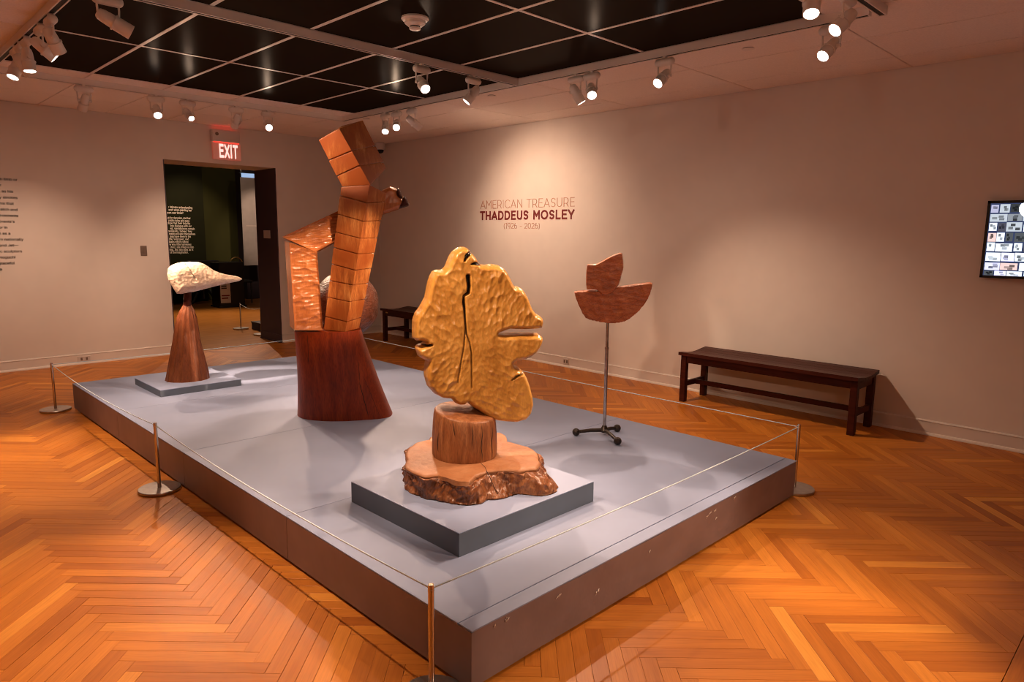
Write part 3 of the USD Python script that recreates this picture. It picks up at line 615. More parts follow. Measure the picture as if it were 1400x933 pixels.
# ---------------------------------------------------------------- platform, pedestals
pf = thing('display_platform', ((PX0 + PX1) / 2, (PY0 + PY1) / 2, 0), 'low grey painted exhibition platform carrying all the sculptures', 'platform')
ys = [PY0 + .062, 2.705, 3.925, 5.145, PY1]
for a, b in zip(ys, ys[1:]):
    part(pf, 'deck_panel', box(PX0 - .001, PX1, a + .0012, b - .0012, PZ - .006, PZ, .001), MAT['deck_grey'])
    part(pf, 'side_skirt', box(PX0 - .001, PX0 + .0115, (PY0 - .0065 if a < 1.6 else a) + .002, b - .002, .012, PZ - .0065), MAT['skirt_paint'])
    part(pf, 'side_skirt', box(PX1 - .02, PX1 - .0008, a + .0012, b - .0012, .012, PZ - .0065), MAT['skirt_paint'])
part(pf, 'front_deck_strip', box(PX0, PX1, PY0 - .004, PY0 + .060, PZ - .006, PZ, .001), MAT['deck_grey'])
# front skirt: a worn vinyl facing, a little wavy, with scuffs
nx_, nz_ = 160, 14; xs_, zs_ = np.meshgrid(np.linspace(PX0 + .004, PX1, nx_), np.linspace(.012, PZ - .0075, nz_))
yy_ = PY0 + .0035 - .004 * meshkit.fbm(np.stack([xs_ * 3, zs_ * 7, xs_ * 0], -1), 3, 4) - .0022 * np.maximum(0, meshkit.noise(np.stack([xs_ * 30, zs_ * 40, xs_ * 0 + 2], -1), 3) - .72) * 4
zt_ = np.where(zs_ > PZ - .03, zs_ - .006 * meshkit.noise(np.stack([xs_ * 6, xs_ * 0, xs_ * 0], -1), 8), zs_)
V = np.c_[xs_.ravel(), yy_.ravel(), zt_.ravel()]; Fq = []
for j in range(nz_ - 1):
    for i in range(nx_ - 1): a = j * nx_ + i; Fq += [(a, a + 1, a + nx_ + 1), (a, a + nx_ + 1, a + nx_)]
Vb = V.copy(); Vb[:, 1] = PY0 + .018; N = len(V)
edge = [i for i in range(nx_)] + [(j + 1) * nx_ - 1 for j in range(1, nz_)] + [(nz_ - 1) * nx_ + i for i in range(nx_ - 2, -1, -1)] + [j * nx_ for j in range(nz_ - 2, 0, -1)]
Fe = [t_ for a, b in zip(edge, edge[1:] + edge[:1]) for t_ in ((b, a, a + N), (b, a + N, b + N))]
part(pf, 'front_skirt', trimesh.Trimesh(np.vstack([V, Vb]), np.vstack([Fq, np.array(Fq)[:, ::-1] + N, Fe]), process=False), MAT['skirt_paint'], smooth=40, label='scuffed brownish front facing')
rs = np.random.default_rng(3); sc = []
for (x, z, w) in ((1.47, .185, .018), (1.72, .165, .03), (1.95, .10, .02), (2.30, .15, .012), (2.76, .165, .045), (2.83, .172, .02), (2.85, .13, .012), (3.02, .185, .02), (1.42, .186, .006)):
    for k in range(4): sc.append(tube([(x + w * t_, PY0 - .0012, z + w * .35 * t_ + .003 * rs.standard_normal()) for t_ in np.linspace(0, 1, 4)], .0009, 5))
part(pf, 'scuff', cat_(sc), MAT['white_metal'], kind='stuff')
part(pf, 'foot_frame', box(PX0 + .035, PX1 - .035, PY0 + .035, PY1 - .035, 0, PZ - .007), MAT['slot_black'])
def pedestal(x0, x1, y0, y1, z1, label):
    t = thing('pedestal', ((x0 + x1) / 2, (y0 + y1) / 2, PZ), label, 'pedestal')
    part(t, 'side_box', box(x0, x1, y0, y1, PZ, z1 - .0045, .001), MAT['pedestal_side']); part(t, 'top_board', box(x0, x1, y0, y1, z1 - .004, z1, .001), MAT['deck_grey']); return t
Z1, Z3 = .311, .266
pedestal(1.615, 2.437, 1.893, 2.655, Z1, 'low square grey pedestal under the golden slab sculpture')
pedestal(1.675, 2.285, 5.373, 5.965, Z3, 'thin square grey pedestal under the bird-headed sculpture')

# ---------------------------------------------------------------- sculpture 1: golden slab on a drum on a stump
c1 = np.array([2.045, 2.355]); t1 = thing('golden_slab_sculpture', (*c1, Z1), 'carved golden wood slab with a split, on a drum and a stump slice', 'sculpture')
ZS = .420
def crop(pts, x0, y0, s): return [(x0 + a * s, y0 + b * s) for a, b in pts]
K = 230 / 1400
topf = crop([(845, 125), (890, 150), (905, 200), (985, 220), (1090, 250), (1150, 290), (1165, 345), (1185, 390), (1150, 425), (1090, 432), (1000, 445), (900, 440), (820, 445), (740, 455), (690, 470), (640, 490), (590, 540), (500, 535), (400, 505), (330, 485), (220, 495), (150, 475), (60, 430), (50, 400), (65, 355), (62, 280), (110, 235), (250, 185)], 545, 570, K)
topw = [onz(x, y, ZS)[:2] for x, y in topf]; back = [np.array(p) for p in ((1.99, 2.66), (2.10, 2.69), (2.24, 2.62))]
topw = topw + back
botf = crop([(1110, 560), (1250, 500), (1320, 590), (1300, 640), (1200, 668), (1080, 655), (1000, 650), (900, 675), (830, 685), (740, 690), (690, 725), (600, 745), (500, 740), (400, 715), (320, 695), (200, 675), (105, 625), (90, 560), (75, 480)], 545, 570, K)
botw = [onz(x, y, Z1)[:2] for x, y in botf[1:]] + [np.array(p) for p in (topw[24], topw[25], topw[26], topw[27], *back, topw[0], topw[1], topw[3], topw[4])]
def polar(poly, n=520):
    P = np.array(poly); th = np.arctan2(P[:, 1] - c1[1], P[:, 0] - c1[0]); r = np.hypot(P[:, 0] - c1[0], P[:, 1] - c1[1]); o = np.argsort(th)
    tt = np.linspace(-math.pi, math.pi, n, endpoint=False); return tt, np.interp(tt, th[o], r[o], period=2 * math.pi)
tt, rt_ = polar(topw); _, rb_ = polar(botw)
rb_ = np.maximum(rb_, rt_ * .97)
rings, ringsT = [], []
for f_ in np.linspace(0, 1, 24):
    r = rb_ * (1 - f_) + rt_ * f_; z = Z1 + (ZS - Z1) * f_
    nz = meshkit.fbm(np.stack([np.cos(tt) * 5, np.sin(tt) * 5, np.full_like(tt, f_ * 2.2)], -1), 4, 2) - .5
    nz2 = meshkit.fbm(np.stack([np.cos(tt) * 22, np.sin(tt) * 22, np.full_like(tt, f_ * 3.5)], -1), 4, 12) - .5
    lobes = .014 * np.sin(tt * 9 + 2 * f_) + .05 * nz + .034 * nz2
    amp = 1 if 0 < f_ < 1 else .35
    rings.append(np.c_[c1[0] + (r + lobes * amp * .75) * np.cos(tt), c1[1] + (r + lobes * amp * .75) * np.sin(tt), np.full_like(tt, z) + (.004 * nz if 0 < f_ < 1 else 0)])
zedge = ZS - .010 - .012 * np.maximum(0, np.sin(tt * 5 + 1)) - .03 * np.maximum(0, meshkit.fbm(np.stack([np.cos(tt) * 9, np.sin(tt) * 9, tt * 0], -1), 4, 5) - .42)
rings[-1][:, 2] = zedge
for i in range(16, 23): rings[i][:, 2] = np.minimum(rings[i][:, 2], zedge - (23 - i) * .003)
rings[0][:, 2] = Z1
part(t1, 'stump_side', loft(rings), MAT['stump_bark'], smooth=50, label='dark bark side of the stump slice')
for f_ in (1.0, .985, .95, .9, .8, .7, .55, .4, .2):
    r = rt_ * f_; zz = np.where(f_ > .995, zedge, ZS - .004 * (f_ > .97) + .0025 * (meshkit.fbm(np.stack([r * np.cos(tt) * 14, r * np.sin(tt) * 14, tt * 0], -1), 3, 3) - .5))
    q = rings[-1] if f_ > .995 else np.c_[c1[0] + r * np.cos(tt), c1[1] + r * np.sin(tt), zz]
    ringsT.append(q)
base_low = [np.c_[c1[0] + rt_ * .9 * np.cos(tt), c1[1] + rt_ * .9 * np.sin(tt), np.full_like(tt, ZS - .04)]]
part(t1, 'stump_top', loft(base_low + ringsT), MAT['stump_top'], smooth=40, label='pale cut top of the stump slice')
part(t1, 'stump_crack', tube([(*onz(x, y, ZS + .0012)[:2], ZS - .001) for x, y in crop([(680, 380), (720, 420), (733, 450)], 545, 570, K)] + [(*onz(x, y, z)[:2] - .004, z) for x, y, z in [(545 + 760 * K, 570 + 500 * K, .40), (545 + 790 * K, 570 + 570 * K, .37), (545 + 825 * K, 570 + 640 * K, .335)]], .0016, 5), MAT['floor_gap'])
# drum
f1 = Frame([*c1, 0])
ta = np.linspace(0, 2 * math.pi, 120, endpoint=False); dr_ = []
for z, k in ((ZS - .002, 1.0), (ZS + .012, 1.015), (.46, 1.02), (.52, 1.005), (.57, .985), (.60, .965), (.618, .94), (.626, .90), (.628, .7), (.628, .4)):
    r = .149 * k + .0035 * (meshkit.fbm(np.stack([np.cos(ta) * 6, np.sin(ta) * 6, ta * 0 + z * 2], -1), 3, 9) - .5) * (2 if k > .8 else 0)
    a, d = r * np.cos(ta), r * np.sin(ta)
    zz = z + (.020 * (-a / .149) + .012 * d / .149) * min(1, max(0, (z - .50) / .12))
    dr_.append(f1.p0 + a[:, None] * f1.rt + d[:, None] * f1.fw + np.c_[0 * a, 0 * a, zz])
part(t1, 'drum', loft(dr_), MAT['drum_wood'], smooth=45, label='reddish brown cylindrical drum')
ck = []
for ph, za, zb in ((-1.05, .43, .60), (-1.35, .50, .61), (-.62, .43, .58), (-2.5, .46, .56), (-1.9, .55, .612)):
    ck.append(tube([f1.p0 + f1.rt * (.1525 * math.cos(ph + .02 * math.sin(z * 60))) + f1.fw * (.1525 * math.sin(ph)) + [0, 0, z] for z in np.linspace(za, zb, 7)], [.0003, .0012, .0018, .0018, .0016, .001, .0003], 5))
part(t1, 'drum_cracks', cat_(ck), MAT['floor_gap'], kind='stuff')
# slab
fs = Frame([*c1, 0], 10.0)
OUT = [(628.8, 337.7), (634, 337.5), (638.6, 339), (644, 344.6), (649.7, 351), (653.2, 357.5), (657, 361.6), (663.7, 362.3), (672, 361), (681.8, 363), (688, 366.5), (692.6, 372), (696, 379), (700, 387), (703.4, 391.8), (708, 392), (713, 394.5), (718, 401), (721, 407), (723.6, 414), (727, 422), (731.6, 428.5), (737, 431), (740.7, 434.4), (741.8, 440), (739.7, 448.6), (730, 450), (715.3, 450.6), (704, 450.3), (696, 449.8), (689, 452), (681, 455.2), (689, 456.5), (697, 455.9), (714, 455.6), (727, 455.6), (736.2, 456.6), (740.8, 460), (741, 465), (739, 471), (735.5, 477), (731, 483), (724, 488), (717.5, 491), (710, 492.5), (703, 493.5), (700.5, 496), (703, 500), (709, 502.5), (716, 508.5), (720, 517), (723.5, 526.5), (727, 540), (728, 552), (725, 564), (717.5, 573), (704, 576.7), (690.5, 575.7), (674, 573.7), (663.5, 569.3), (656, 563), (644, 555.7), (638, 550.5), (633.5, 552.7), (627, 553), (621.5, 551), (615.5, 544.5), (605, 544), (593, 538.5), (584, 528), (580.3, 514.5), (580.6, 503), (583, 492.5), (578, 491.3), (571, 486.5), (568, 477), (571, 473), (577, 471), (580.5, 468), (575, 466), (569, 466.5), (563.8, 462), (563.6, 453.7), (564.4, 438), (567.5, 429), (573.4, 421.6), (577.5, 414), (581, 407.4), (585, 387), (588, 378), (591.4, 371.4), (597, 369), (604.3, 369), (609, 365), (614.6, 351), (619, 344), (625, 339.3)]
ab = [fs.ab(x, y) for x, y in OUT]
CR = [(637.2, 377), (638.6, 390), (637.4, 399), (631.5, 403), (631.2, 412), (632.3, 420), (632.8, 433), (634, 446), (635, 455), (639, 465), (641.5, 480), (641.8, 500), (642, 527)]
CR2 = [(633.5, 447), (631.5, 470), (627, 495), (623, 520)]
crk = LineString([fs.ab(*p) for p in CR]); crw = [.0075, .0065, .006, .0022, .0045, .0038, .0024, .002, .0012, .0009, .0005, .0004, .0001]
SC = [(fs.ab(*p), w) for p, w in zip(CR, crw)] + [(fs.ab(*p), w) for p, w in zip(CR2, (.0001, .0004, .0004, .0001))]
GAPS = [([(632.5, 356), (635.5, 350), (640, 346), (645, 345)], .0075), ([(641.5, 361), (647, 360), (654, 361)], .006), ([(637, 548), (638.3, 556)], .004), ([(696, 516), (702, 512), (714, 508)], .003), ([(575, 472), (584, 471), (588, 469.5)], .004)]
def seg_field(pts, pl, ws):
    """distance to a polyline with changing half width, minus that width"""
    best = np.full(len(pts), 9.0); pl = np.asarray(pl, float)
    for a, b, wa, wb in zip(pl, pl[1:], ws, ws[1:]):
        ab_ = b - a; t = np.clip(((pts - a) @ ab_) / (ab_ @ ab_), 0, 1); d = np.linalg.norm(pts - a - t[:, None] * ab_, axis=1) - (wa + (wb - wa) * t); best = np.minimum(best, d)
    return best
def crackness(pts):
    d = seg_field(pts, [fs.ab(*p) for p in CR], crw); d = np.minimum(d, seg_field(pts, [fs.ab(*p) for p in CR2], (.0001, .0004, .0004, .0001)))
    for g, w in GAPS: d = np.minimum(d, seg_field(pts, [fs.ab(*p) for p in g], [w * .35, w, w * .9, w * .4][:len(g)] if len(g) > 2 else [w, w]))
    return d
def carve1(p, dd):
    k = np.clip(dd / .03, 0, 1); wr = 1 / (1 + np.exp(-(p[:, 0] - fs.ab(650, 450)[0]) / .02)); wd = 1 / (1 + np.exp((p[:, 1] - fs.ab(640, 470)[1]) / .03))
    g_ = [scallop(p, .0165, .0062, 40 + i, (1.0, 1.9), an) for i, an in enumerate((.55, -.7, -.25, .95))]
    c = ((1 - wr) * ((1 - wd) * g_[0] + wd * g_[1]) + wr * ((1 - wd) * g_[2] + wd * g_[3])) * (.25 + .75 * k) + .012 * (meshkit.fbm(np.c_[p * 6, np.zeros(len(p))], 3, 6) - .5) * k
    s = crackness(p) if abs(p).max() < 3 else np.ones(len(p)); c = c + np.where(s < .0022, .032 * np.clip((.0022 - s) / .0035, 0, 1), 0); return c
sm_, dd_ = inflate(ab, .085, .026, .0040, carve1)
abd = np.array(sm_.vertices); abd[:, 2] += .02
cr_ = np.where(abd[:, 2] < .02, np.clip((.0012 - crackness(abd[:, :2])) / .0014, 0, 1), 0)  # where the shade of the split is painted on the front face
slab_w = fs.out(abd)
part(t1, 'slab', trimesh.Trimesh(slab_w, sm_.faces, process=False), MAT['gold_wood'], smooth=True, vars={'crack_shade': cr_}, label='golden carved slab with a long dark split')

# ---------------------------------------------------------------- sculpture 2: the tall one
p2 = np.array([2.36, 3.86, 0]); f2 = Frame(p2); t2 = thing('tall_sculpture', (2.42, 4.0, PZ), 'tallest sculpture, notched reddish column with an angular head and arm on a dark red trunk', 'sculpture')
ZT = .213
bot = np.array([(2.155, 4.143), (2.175, 4.06), (2.218, 3.987), (2.285, 3.915), (2.359, 3.862), (2.45, 3.815), (2.532, 3.776), (2.60, 3.775), (2.65, 3.81), (2.72, 3.93), (2.72, 4.08), (2.62, 4.22), (2.46, 4.32), (2.30, 4.33), (2.19, 4.26)])
def at2(px, d): return f2.w(px, 454, d)[:2]
top = np.array([at2(403, .09), at2(406, .06), at2(415, .03), at2(430, .0), at2(446, -.01), at2(465, -.01), at2(480, .02), at2(489, .05), at2(492, .09), at2(493, .2), at2(490, .30), at2(470, .40), at2(445, .44), at2(420, .40), at2(406, .22)])
ztop = f2.w(440, 454.5, 0)[2]
B, Tq = spline_closed(bot, 96), spline_closed(top, 96)
def align(a, b): return np.array([np.roll(b, -k, axis=0) for k in range(len(b))][int(np.argmin([np.abs(a - np.roll(b, -k, axis=0)).sum() for k in range(len(b))]))])
rg = []
for f_ in np.linspace(0, 1, 14):
    q = B * (1 - f_) + Tq * f_; cc_ = q.mean(0); ang = np.arctan2(*(q - cc_).T[::-1]); k = 1 + .012 * (meshkit.fbm(np.stack([np.cos(ang) * 4, np.sin(ang) * 4, ang * 0 + f_], -1), 3, 1) - .5)
    k = k - .03 * np.sin(math.pi * f_)
    rg.append(np.c_[cc_ + (q - cc_) * k[:, None], np.full(len(q), PZ + (ztop - PZ) * f_)])
part(t2, 'trunk', loft(rg), MAT['trunk_wood'], smooth=45, label='dark red trunk that widens to the ground')
ck = []
for (pa, pb, w) in (((420.5, 458), (422, 500), .0014), ((491, 522), (504, 570), .0022), ((490, 495), (492, 522), .0012), ((497, 515), (520, 571), .001)):
    pts_ = []
    for s in np.linspace(0, 1, 8):
        x, y = pa[0] + (pb[0] - pa[0]) * s, pa[1] + (pb[1] - pa[1]) * s; r_ = ray(x, y); o_ = np.array([0, 0, CAM_H])
        tm = trimesh.Trimesh(np.vstack(rg), loft(rg).faces[:len(rg[0]) * 2 * 13], process=False)
        pts_.append((o_, r_))
    hit = tm.ray.intersects_location(np.array([a for a, b in pts_]), np.array([b for a, b in pts_]), multiple_hits=False)[0]
    if len(hit) > 2: hit = hit[np.argsort(-hit[:, 2])]; ck.append(tube(hit, np.r_[.0003, np.full(len(hit) - 2, w), .0003], 5))
if ck: part(t2, 'trunk_cracks', cat_(ck), MAT['floor_gap'], kind='stuff')
def stack(rails, cuts, inset=.90, gap=.0065):
    """rails: per corner (top, bottom) world points; cuts: list of per-corner fractions; segments with saw kerfs between them."""
    rails = [(np.asarray(a), np.asarray(b)) for a, b in rails]; n = len(rails); ln = np.linalg.norm(rails[0][1] - rails[0][0]); ms = []
    lev = [np.zeros(n)] + [np.asarray(c, float) for c in cuts] + [np.ones(n)]
    def ring(fr, k=1.0):
        q = np.array([a + (b - a) * t_ for (a, b), t_ in zip(rails, fr)]); return q.mean(0) + (q - q.mean(0)) * k
    rr = np.random.default_rng(8)
    for i in range(len(lev) - 1):
        g0 = 0 if i == 0 else gap / ln / 2; g1 = 0 if i == len(lev) - 2 else gap / ln / 2; k = 1 + rr.uniform(-.012, .012)
        e = .004 / ln; r0, r1 = lev[i] + g0, lev[i + 1] - g1
        ms.append(hull(np.vstack([ring(r0, k * .991), ring(r0 + e, k), ring(r1 - e, k), ring(r1, k * .991)])))
    ms.append(hull(np.vstack([ring(lev[0] + .02, inset), ring(lev[-1] - .02, inset)])))
    return cat_(ms)
def frac(p, a, b): a, b, p = map(np.asarray, (a, b, p)); return float((p - a) @ (b - a) / ((b - a) @ (b - a)))
# column: left edge, ridge, right edge, back edge
cL, cR_, cE = ((466.5, 256), (442.5, 451)), ((505.3, 253), (472, 454)), ((528, 264.5), (491, 449))
dep = {'L': .07, 'R': .0, 'E': .10, 'B': .20}
colrails = [tuple(f2.w(*p, dep['L']) for p in cL), tuple(f2.w(*p, dep['R']) for p in cR_), tuple(f2.w(*p, dep['E']) for p in cE), tuple(f2.w(p[0], p[1], dep['B']) for p in ((499, 250), (468, 449)))]
cutpx = [((466, 267.5), (500.5, 277), (526, 276)), ((464, 292.5), (493, 301.5), (519.5, 301)), ((459, 316.5), (491, 325), (512, 324)), ((457, 337.5), (487, 346), (508.5, 345)), ((454, 360), (484.5, 368.5), (503.5, 365.5)), ((450.8, 382.8), (479.8, 388.5), (500, 386.4)), ((448, 405.7), (476.5, 412), (495.7, 407.8)), ((444.3, 432.7), (473, 440), (491.9, 433.6))]
cuts = [(frac(a, *cL), frac(b, *cR_), frac(c, *cE), (frac(a, *cL) + frac(c, *cE)) / 2) for a, b, c in cutpx]
part(t2, 'column', stack(colrails, cuts), MAT['column_wood'], label='four-sided column with saw cuts')
hL, hR, hE = ((435.7, 191.5), (467.8, 255.2)), ((463.8, 176), (506.7, 253.2)), ((496, 164.7), (528, 230.4))
hrails = [tuple(f2.w(*p, .07) for p in hL), tuple(f2.w(*p, -.005) for p in hR), tuple(f2.w(*p, .10) for p in hE), tuple(f2.w(*p, .19) for p in ((468, 172), (497, 245)))]
hcut = [((449.6, 218.7), (479.8, 206.4), (512.6, 199.4)), ((460.5, 240.5), (492, 225.7), (524.2, 221.9))]
part(t2, 'head', stack(hrails, [(frac(a, *hL), frac(b, *hR), frac(c, *hE), (frac(a, *hL) + frac(c, *hE)) / 2) for a, b, c in hcut]), MAT['column_wood'], label='tilted head block with two saw cuts')
# post on the left: carved face, pale edges
def carved_quad(P00, P10, P11, P01, thick, away, cell, depth, seed, stretch, ang, n=(60, 120)):
    """a board: front quad (lower left, lower right, upper right, upper left) carved with chip marks, thickness along away"""
    u_, v_ = np.meshgrid(np.linspace(0, 1, n[0]), np.linspace(0, 1, n[1])); u_, v_ = u_.ravel(), v_.ravel()
    P = (np.outer((1 - u_) * (1 - v_), P00) + np.outer(u_ * (1 - v_), P10) + np.outer(u_ * v_, P11) + np.outer((1 - u_) * v_, P01))
    nrm = np.cross(P10 - P00, P01 - P00); nrm /= np.linalg.norm(nrm)
    if nrm @ away > 0: nrm = -nrm
    ls = np.stack([u_ * np.linalg.norm(P10 - P00), v_ * np.linalg.norm(P01 - P00)], 1)
    e = np.minimum.reduce([u_, 1 - u_, v_, 1 - v_]); k = np.clip(e / .06, 0, 1)
    P = P - nrm * (scallop(ls, cell, depth, seed, stretch, ang) * k)[:, None]; N = len(P); Q = P + np.asarray(away) * thick
    F = []
    for j in range(n[1] - 1):
        for i in range(n[0] - 1): a = j * n[0] + i; F += [(a, a + 1, a + n[0] + 1), (a, a + n[0] + 1, a + n[0])]
    F = np.array(F); ed = list(range(n[0])) + [(j + 1) * n[0] - 1 for j in range(1, n[1])] + [(n[1] - 1) * n[0] + i for i in range(n[0] - 2, -1, -1)] + [j * n[0] for j in range(n[1] - 2, 0, -1)]
    Fe = [t_ for a, b in zip(ed, ed[1:] + ed[:1]) for t_ in ((b, a, a + N), (b, a + N, b + N))]
    return trimesh.Trimesh(np.vstack([P, Q]), np.vstack([F, F[:, ::-1] + N, Fe]), process=False)
bw = np.array([f2.fw @ f2.fw, 0, 0]); leftback = f2.w(389.6, 330.4, .13) - f2.w(395.3, 332, 0); leftback /= np.linalg.norm(leftback)
part(t2, 'post', carved_quad(f2.w(403, 451.8), f2.w(441.5, 452), f2.w(433.5, 344.5), f2.w(395.3, 331.5), .15, leftback, .021, .012, 21, (2.4, .8), .35), MAT['post_wood'], smooth=30, label='short reddish post with carved face')
def d_arm(px): return .0 + (px - 386) / 174 * .24
armf = [f2.w(431.5, 344.5, d_arm(431) - .02), f2.w(524, 293.5, d_arm(524)), f2.w(523, 260.5, d_arm(523) + .06), f2.w(386, 324, .03)]
part(t2, 'arm', carved_quad(armf[0], armf[1], armf[2], armf[3], .075, f2.fw + np.array([0, 0, -.15]), .024, .014, 5, (2.2, .8), -.55, (130, 60)), MAT['post_wood'], smooth=30, label='slanting carved arm passing behind the column')
endp = [(521.4, 261), (528, 257.5), (534, 255), (540.3, 257), (544.2, 259), (546, 266), (549.3, 271.5), (552.5, 268), (556, 274), (559.6, 279.3), (558.3, 281.6), (551, 284), (543.7, 287), (533, 290.5), (519, 295)]
em, ed_ = inflate([f2.ab(x, y, .25) for x, y in endp], .05, .03, .006, lambda p, d: scallop(p, .03, .004, 3))
ev = np.array(em.vertices); ev[:, 2] += .25 + .02
part(t2, 'arm_end', trimesh.Trimesh(f2.out(ev), em.faces, process=False), MAT['post_wood'], smooth=True, label='flared end of the arm')
for pr in ([(545.4, 256.4), (548, 262), (550.5, 270.5), (546, 273), (541.5, 268), (540.8, 261.5)], [(553, 267.5), (557, 273), (560, 279.3), (558.5, 282), (550, 284.6), (545, 286), (546, 279), (549.5, 272.5)]):
    m_, _ = inflate([f2.ab(x, y, .25) for x, y in pr], .055, .02, .005); v_ = np.array(m_.vertices); v_[:, 2] += .25 + .012
    part(t2, 'prong', trimesh.Trimesh(f2.out(v_), m_.faces, process=False), MAT['bench_wood'], smooth=True, label='dark prong')
# ball behind the column
bc = f2.w(473, 416, .32); br = np.linalg.norm(f2.w(518.5, 415, .30) - bc); sp = trimesh.creation.icosphere(5, 1.0); v = sp.vertices
rr_ = br * (1 + .10 * (meshkit.fbm(v * 1.7 + 3, 3, 2) - .5)); ball = bc + v * rr_[:, None] * np.array([1, 1, .98])
part(t2, 'ball', trimesh.Trimesh(ball, sp.faces, process=False), MAT['burl_wood'], smooth=True, label='grey brown rounded burl behind the column')

# ---------------------------------------------------------------- sculpture 3: bird head on a fluted cone
c3 = np.array([1.975, 5.645]); f3 = Frame([*c3, 0]); t3 = thing('bird_head_sculpture', (*c3, Z3), 'pale bird-like head on a dark fluted cone, leftmost sculpture', 'sculpture')
prof = [(521.5, 225.5, 287), (510, 227, 286), (491, 230, 281.5), (467, 235, 275), (444, 238.5, 271.5), (434, 241, 269.5), (425, 245, 266.5), (418, 249.5, 262.5), (414, 252.5, 259.5)]
ta = np.linspace(0, 2 * math.pi, 132, endpoint=False); rg = []
zc0 = f3.w(256, 523.5, 0)[2]
for i, (y, xl, xr) in enumerate(prof):
    pl, pr = f3.w(xl, y), f3.w(xr, y); r = np.linalg.norm(pr - pl) / 2; c = (pl + pr) / 2; z = Z3 if i == 0 else c[2]
    fl = 1 - .10 * np.abs(np.sin(ta * 7 + .25 * math.sin(i * 1.3))) ** .7 * min(1, i * .4 + .4) + .02 * (meshkit.noise(np.stack([np.cos(ta) * 3, np.sin(ta) * 3, ta * 0 + i], -1), 3) - .5)
    rg.append(c * [1, 1, 0] + np.outer(r * fl * np.cos(ta), f3.rt) + np.outer(r * fl * .85 * np.sin(ta), f3.fw) + [0, 0, z])
part(t3, 'cone', loft(rg), MAT['flute_wood'], smooth=45, label='dark fluted cone body')
pa, pb = f3.w(256, 416), f3.w(256.5, 400)
part(t3, 'neck', tube([pa - [0, 0, .03], pa, pb, pb + [0, 0, .03]], [.030, .029, .028, .028], 16), MAT['bench_wood'], smooth=40, label='short neck, coloured dark for the shade of the head')  # dark wood puts the shadow of the head into the neck's colour
HD = [(228.5, 375.4), (229.5, 367.5), (232, 364.5), (236, 361.8), (242, 359.6), (249, 358.3), (260, 357.9), (271.5, 358.5), (278, 360.6), (284, 364), (292.7, 370), (300, 373), (309, 375.4), (317, 376.6), (325, 378.2), (330.5, 380.8), (331, 382.3), (326, 384.8), (314, 387.2), (302, 389.8), (283, 394.6), (264.4, 399.4), (248, 402.2), (241.8, 401.8), (237, 395), (233, 388), (230, 383)]
hp = [f3.ab(x, y) for x, y in HD]; hc = LineString([f3.ab(*p) for p in ((252, 359), (257, 364), (262, 372), (267, 381))])
x_lo, x_hi = min(p[0] for p in hp), max(p[0] for p in hp)
def cv3(p, dd):
    c = scallop(p, .018, .0042, 13, (1, 1.3), .4) * np.clip(dd / .02, 0, 1)
    if abs(p).max() < 3: d = shapely.distance(hc, shapely.points(p)); c = c + np.where(d < .003, .008, 0)
    return c
hm, hd = inflate(hp, .10, .075, .0055, cv3, tfun=lambda p: .115 * np.clip(1.15 - (p[:, 0] - x_lo) / (x_hi - x_lo), .12, 1))
hv = np.array(hm.vertices); hcr = np.where((hv[:, 2] < 0) & (shapely.distance(hc, shapely.points(hv[:, :2])) < .0022), .8, 0.0)
part(t3, 'bird_head', trimesh.Trimesh(f3.out(hv), hm.faces, process=False), MAT['head_wood'], smooth=True, vars={'crack_shade': hcr}, label='pale carved head with a pointed beak')

# ---------------------------------------------------------------- sculpture 4: boat on a rod
c4 = np.append(onz(826, 594.5, PZ)[:2], 0); f4 = Frame(c4); t4 = thing('boat_sculpture', (c4[0], c4[1], PZ), 'reddish half-disc boat form on a thin rod with a three-ball foot', 'sculpture')
hub = c4 + [0, 0, PZ + .030]
part(t4, 'hub', lathe([(0, -.012), (.026, -.012), (.028, 0), (.022, .012), (.016, .022), (.013, .03), (0, .03)], 24, hub), MAT['iron'], smooth=35)
for (x, y) in ((787.5, 596), (844.3, 608.5), (843.6, 590.5)):
    b = np.append(onz(x, y, PZ)[:2], PZ + .0235); lg = part(t4, 'leg', tube([hub, hub * .5 + b * .5 + [0, 0, .004], b], [.013, .0115, .010], 10), MAT['iron'], smooth=35)
    s = trimesh.creation.icosphere(3, .0235); s.apply_translation(b); part(lg, 'ball_foot', s, MAT['iron'], smooth=True)
zr = f4.w(831, 441, 0)[2]; rx = c4 + f4.rt * (f4.ab(830.5, 445)[0] * .6)
part(t4, 'rod', cat_([tube([hub + [0, 0, .02], np.array([rx[0], rx[1], zr - .16])], .0105, 16), tube([np.array([rx[0], rx[1], zr - .16]), np.array([rx[0], rx[1], zr + .03])], .0088, 16), cyl(np.array([rx[0], rx[1], zr - .166]), np.array([rx[0], rx[1], zr - .154]), .0125, 16)]), MAT['rod_metal'], smooth=35, label='thin metal rod')
BO = [(784.8, 399), (790, 397.6), (800, 397), (820, 396.5), (844, 392), (871, 388), (882, 386.5), (889, 385.8), (892.3, 387.8), (891, 394), (889, 400.5), (885.5, 409), (880, 417), (874.5, 424), (868, 430), (861, 435.3), (854.5, 439), (844, 441.3), (830.5, 441.3), (822, 440.2), (815.5, 438.8), (807, 437), (800.5, 434.3), (796.5, 428.5), (793, 421.5), (790, 414.5), (787, 406.5)]
UP = [(802.8, 361.5), (808, 360.8), (815.5, 360.8), (820, 358.5), (828, 354), (835, 350.3), (842, 347.2), (847, 345.5), (850.8, 346.5), (852, 356), (852.6, 366), (851, 372), (849.3, 378), (848, 383.5), (846, 388.5), (841, 396), (836, 400), (830.5, 402.8), (823, 403.5), (819.5, 399), (815, 396), (802, 396), (801, 388), (801, 379.5), (801.5, 370)]
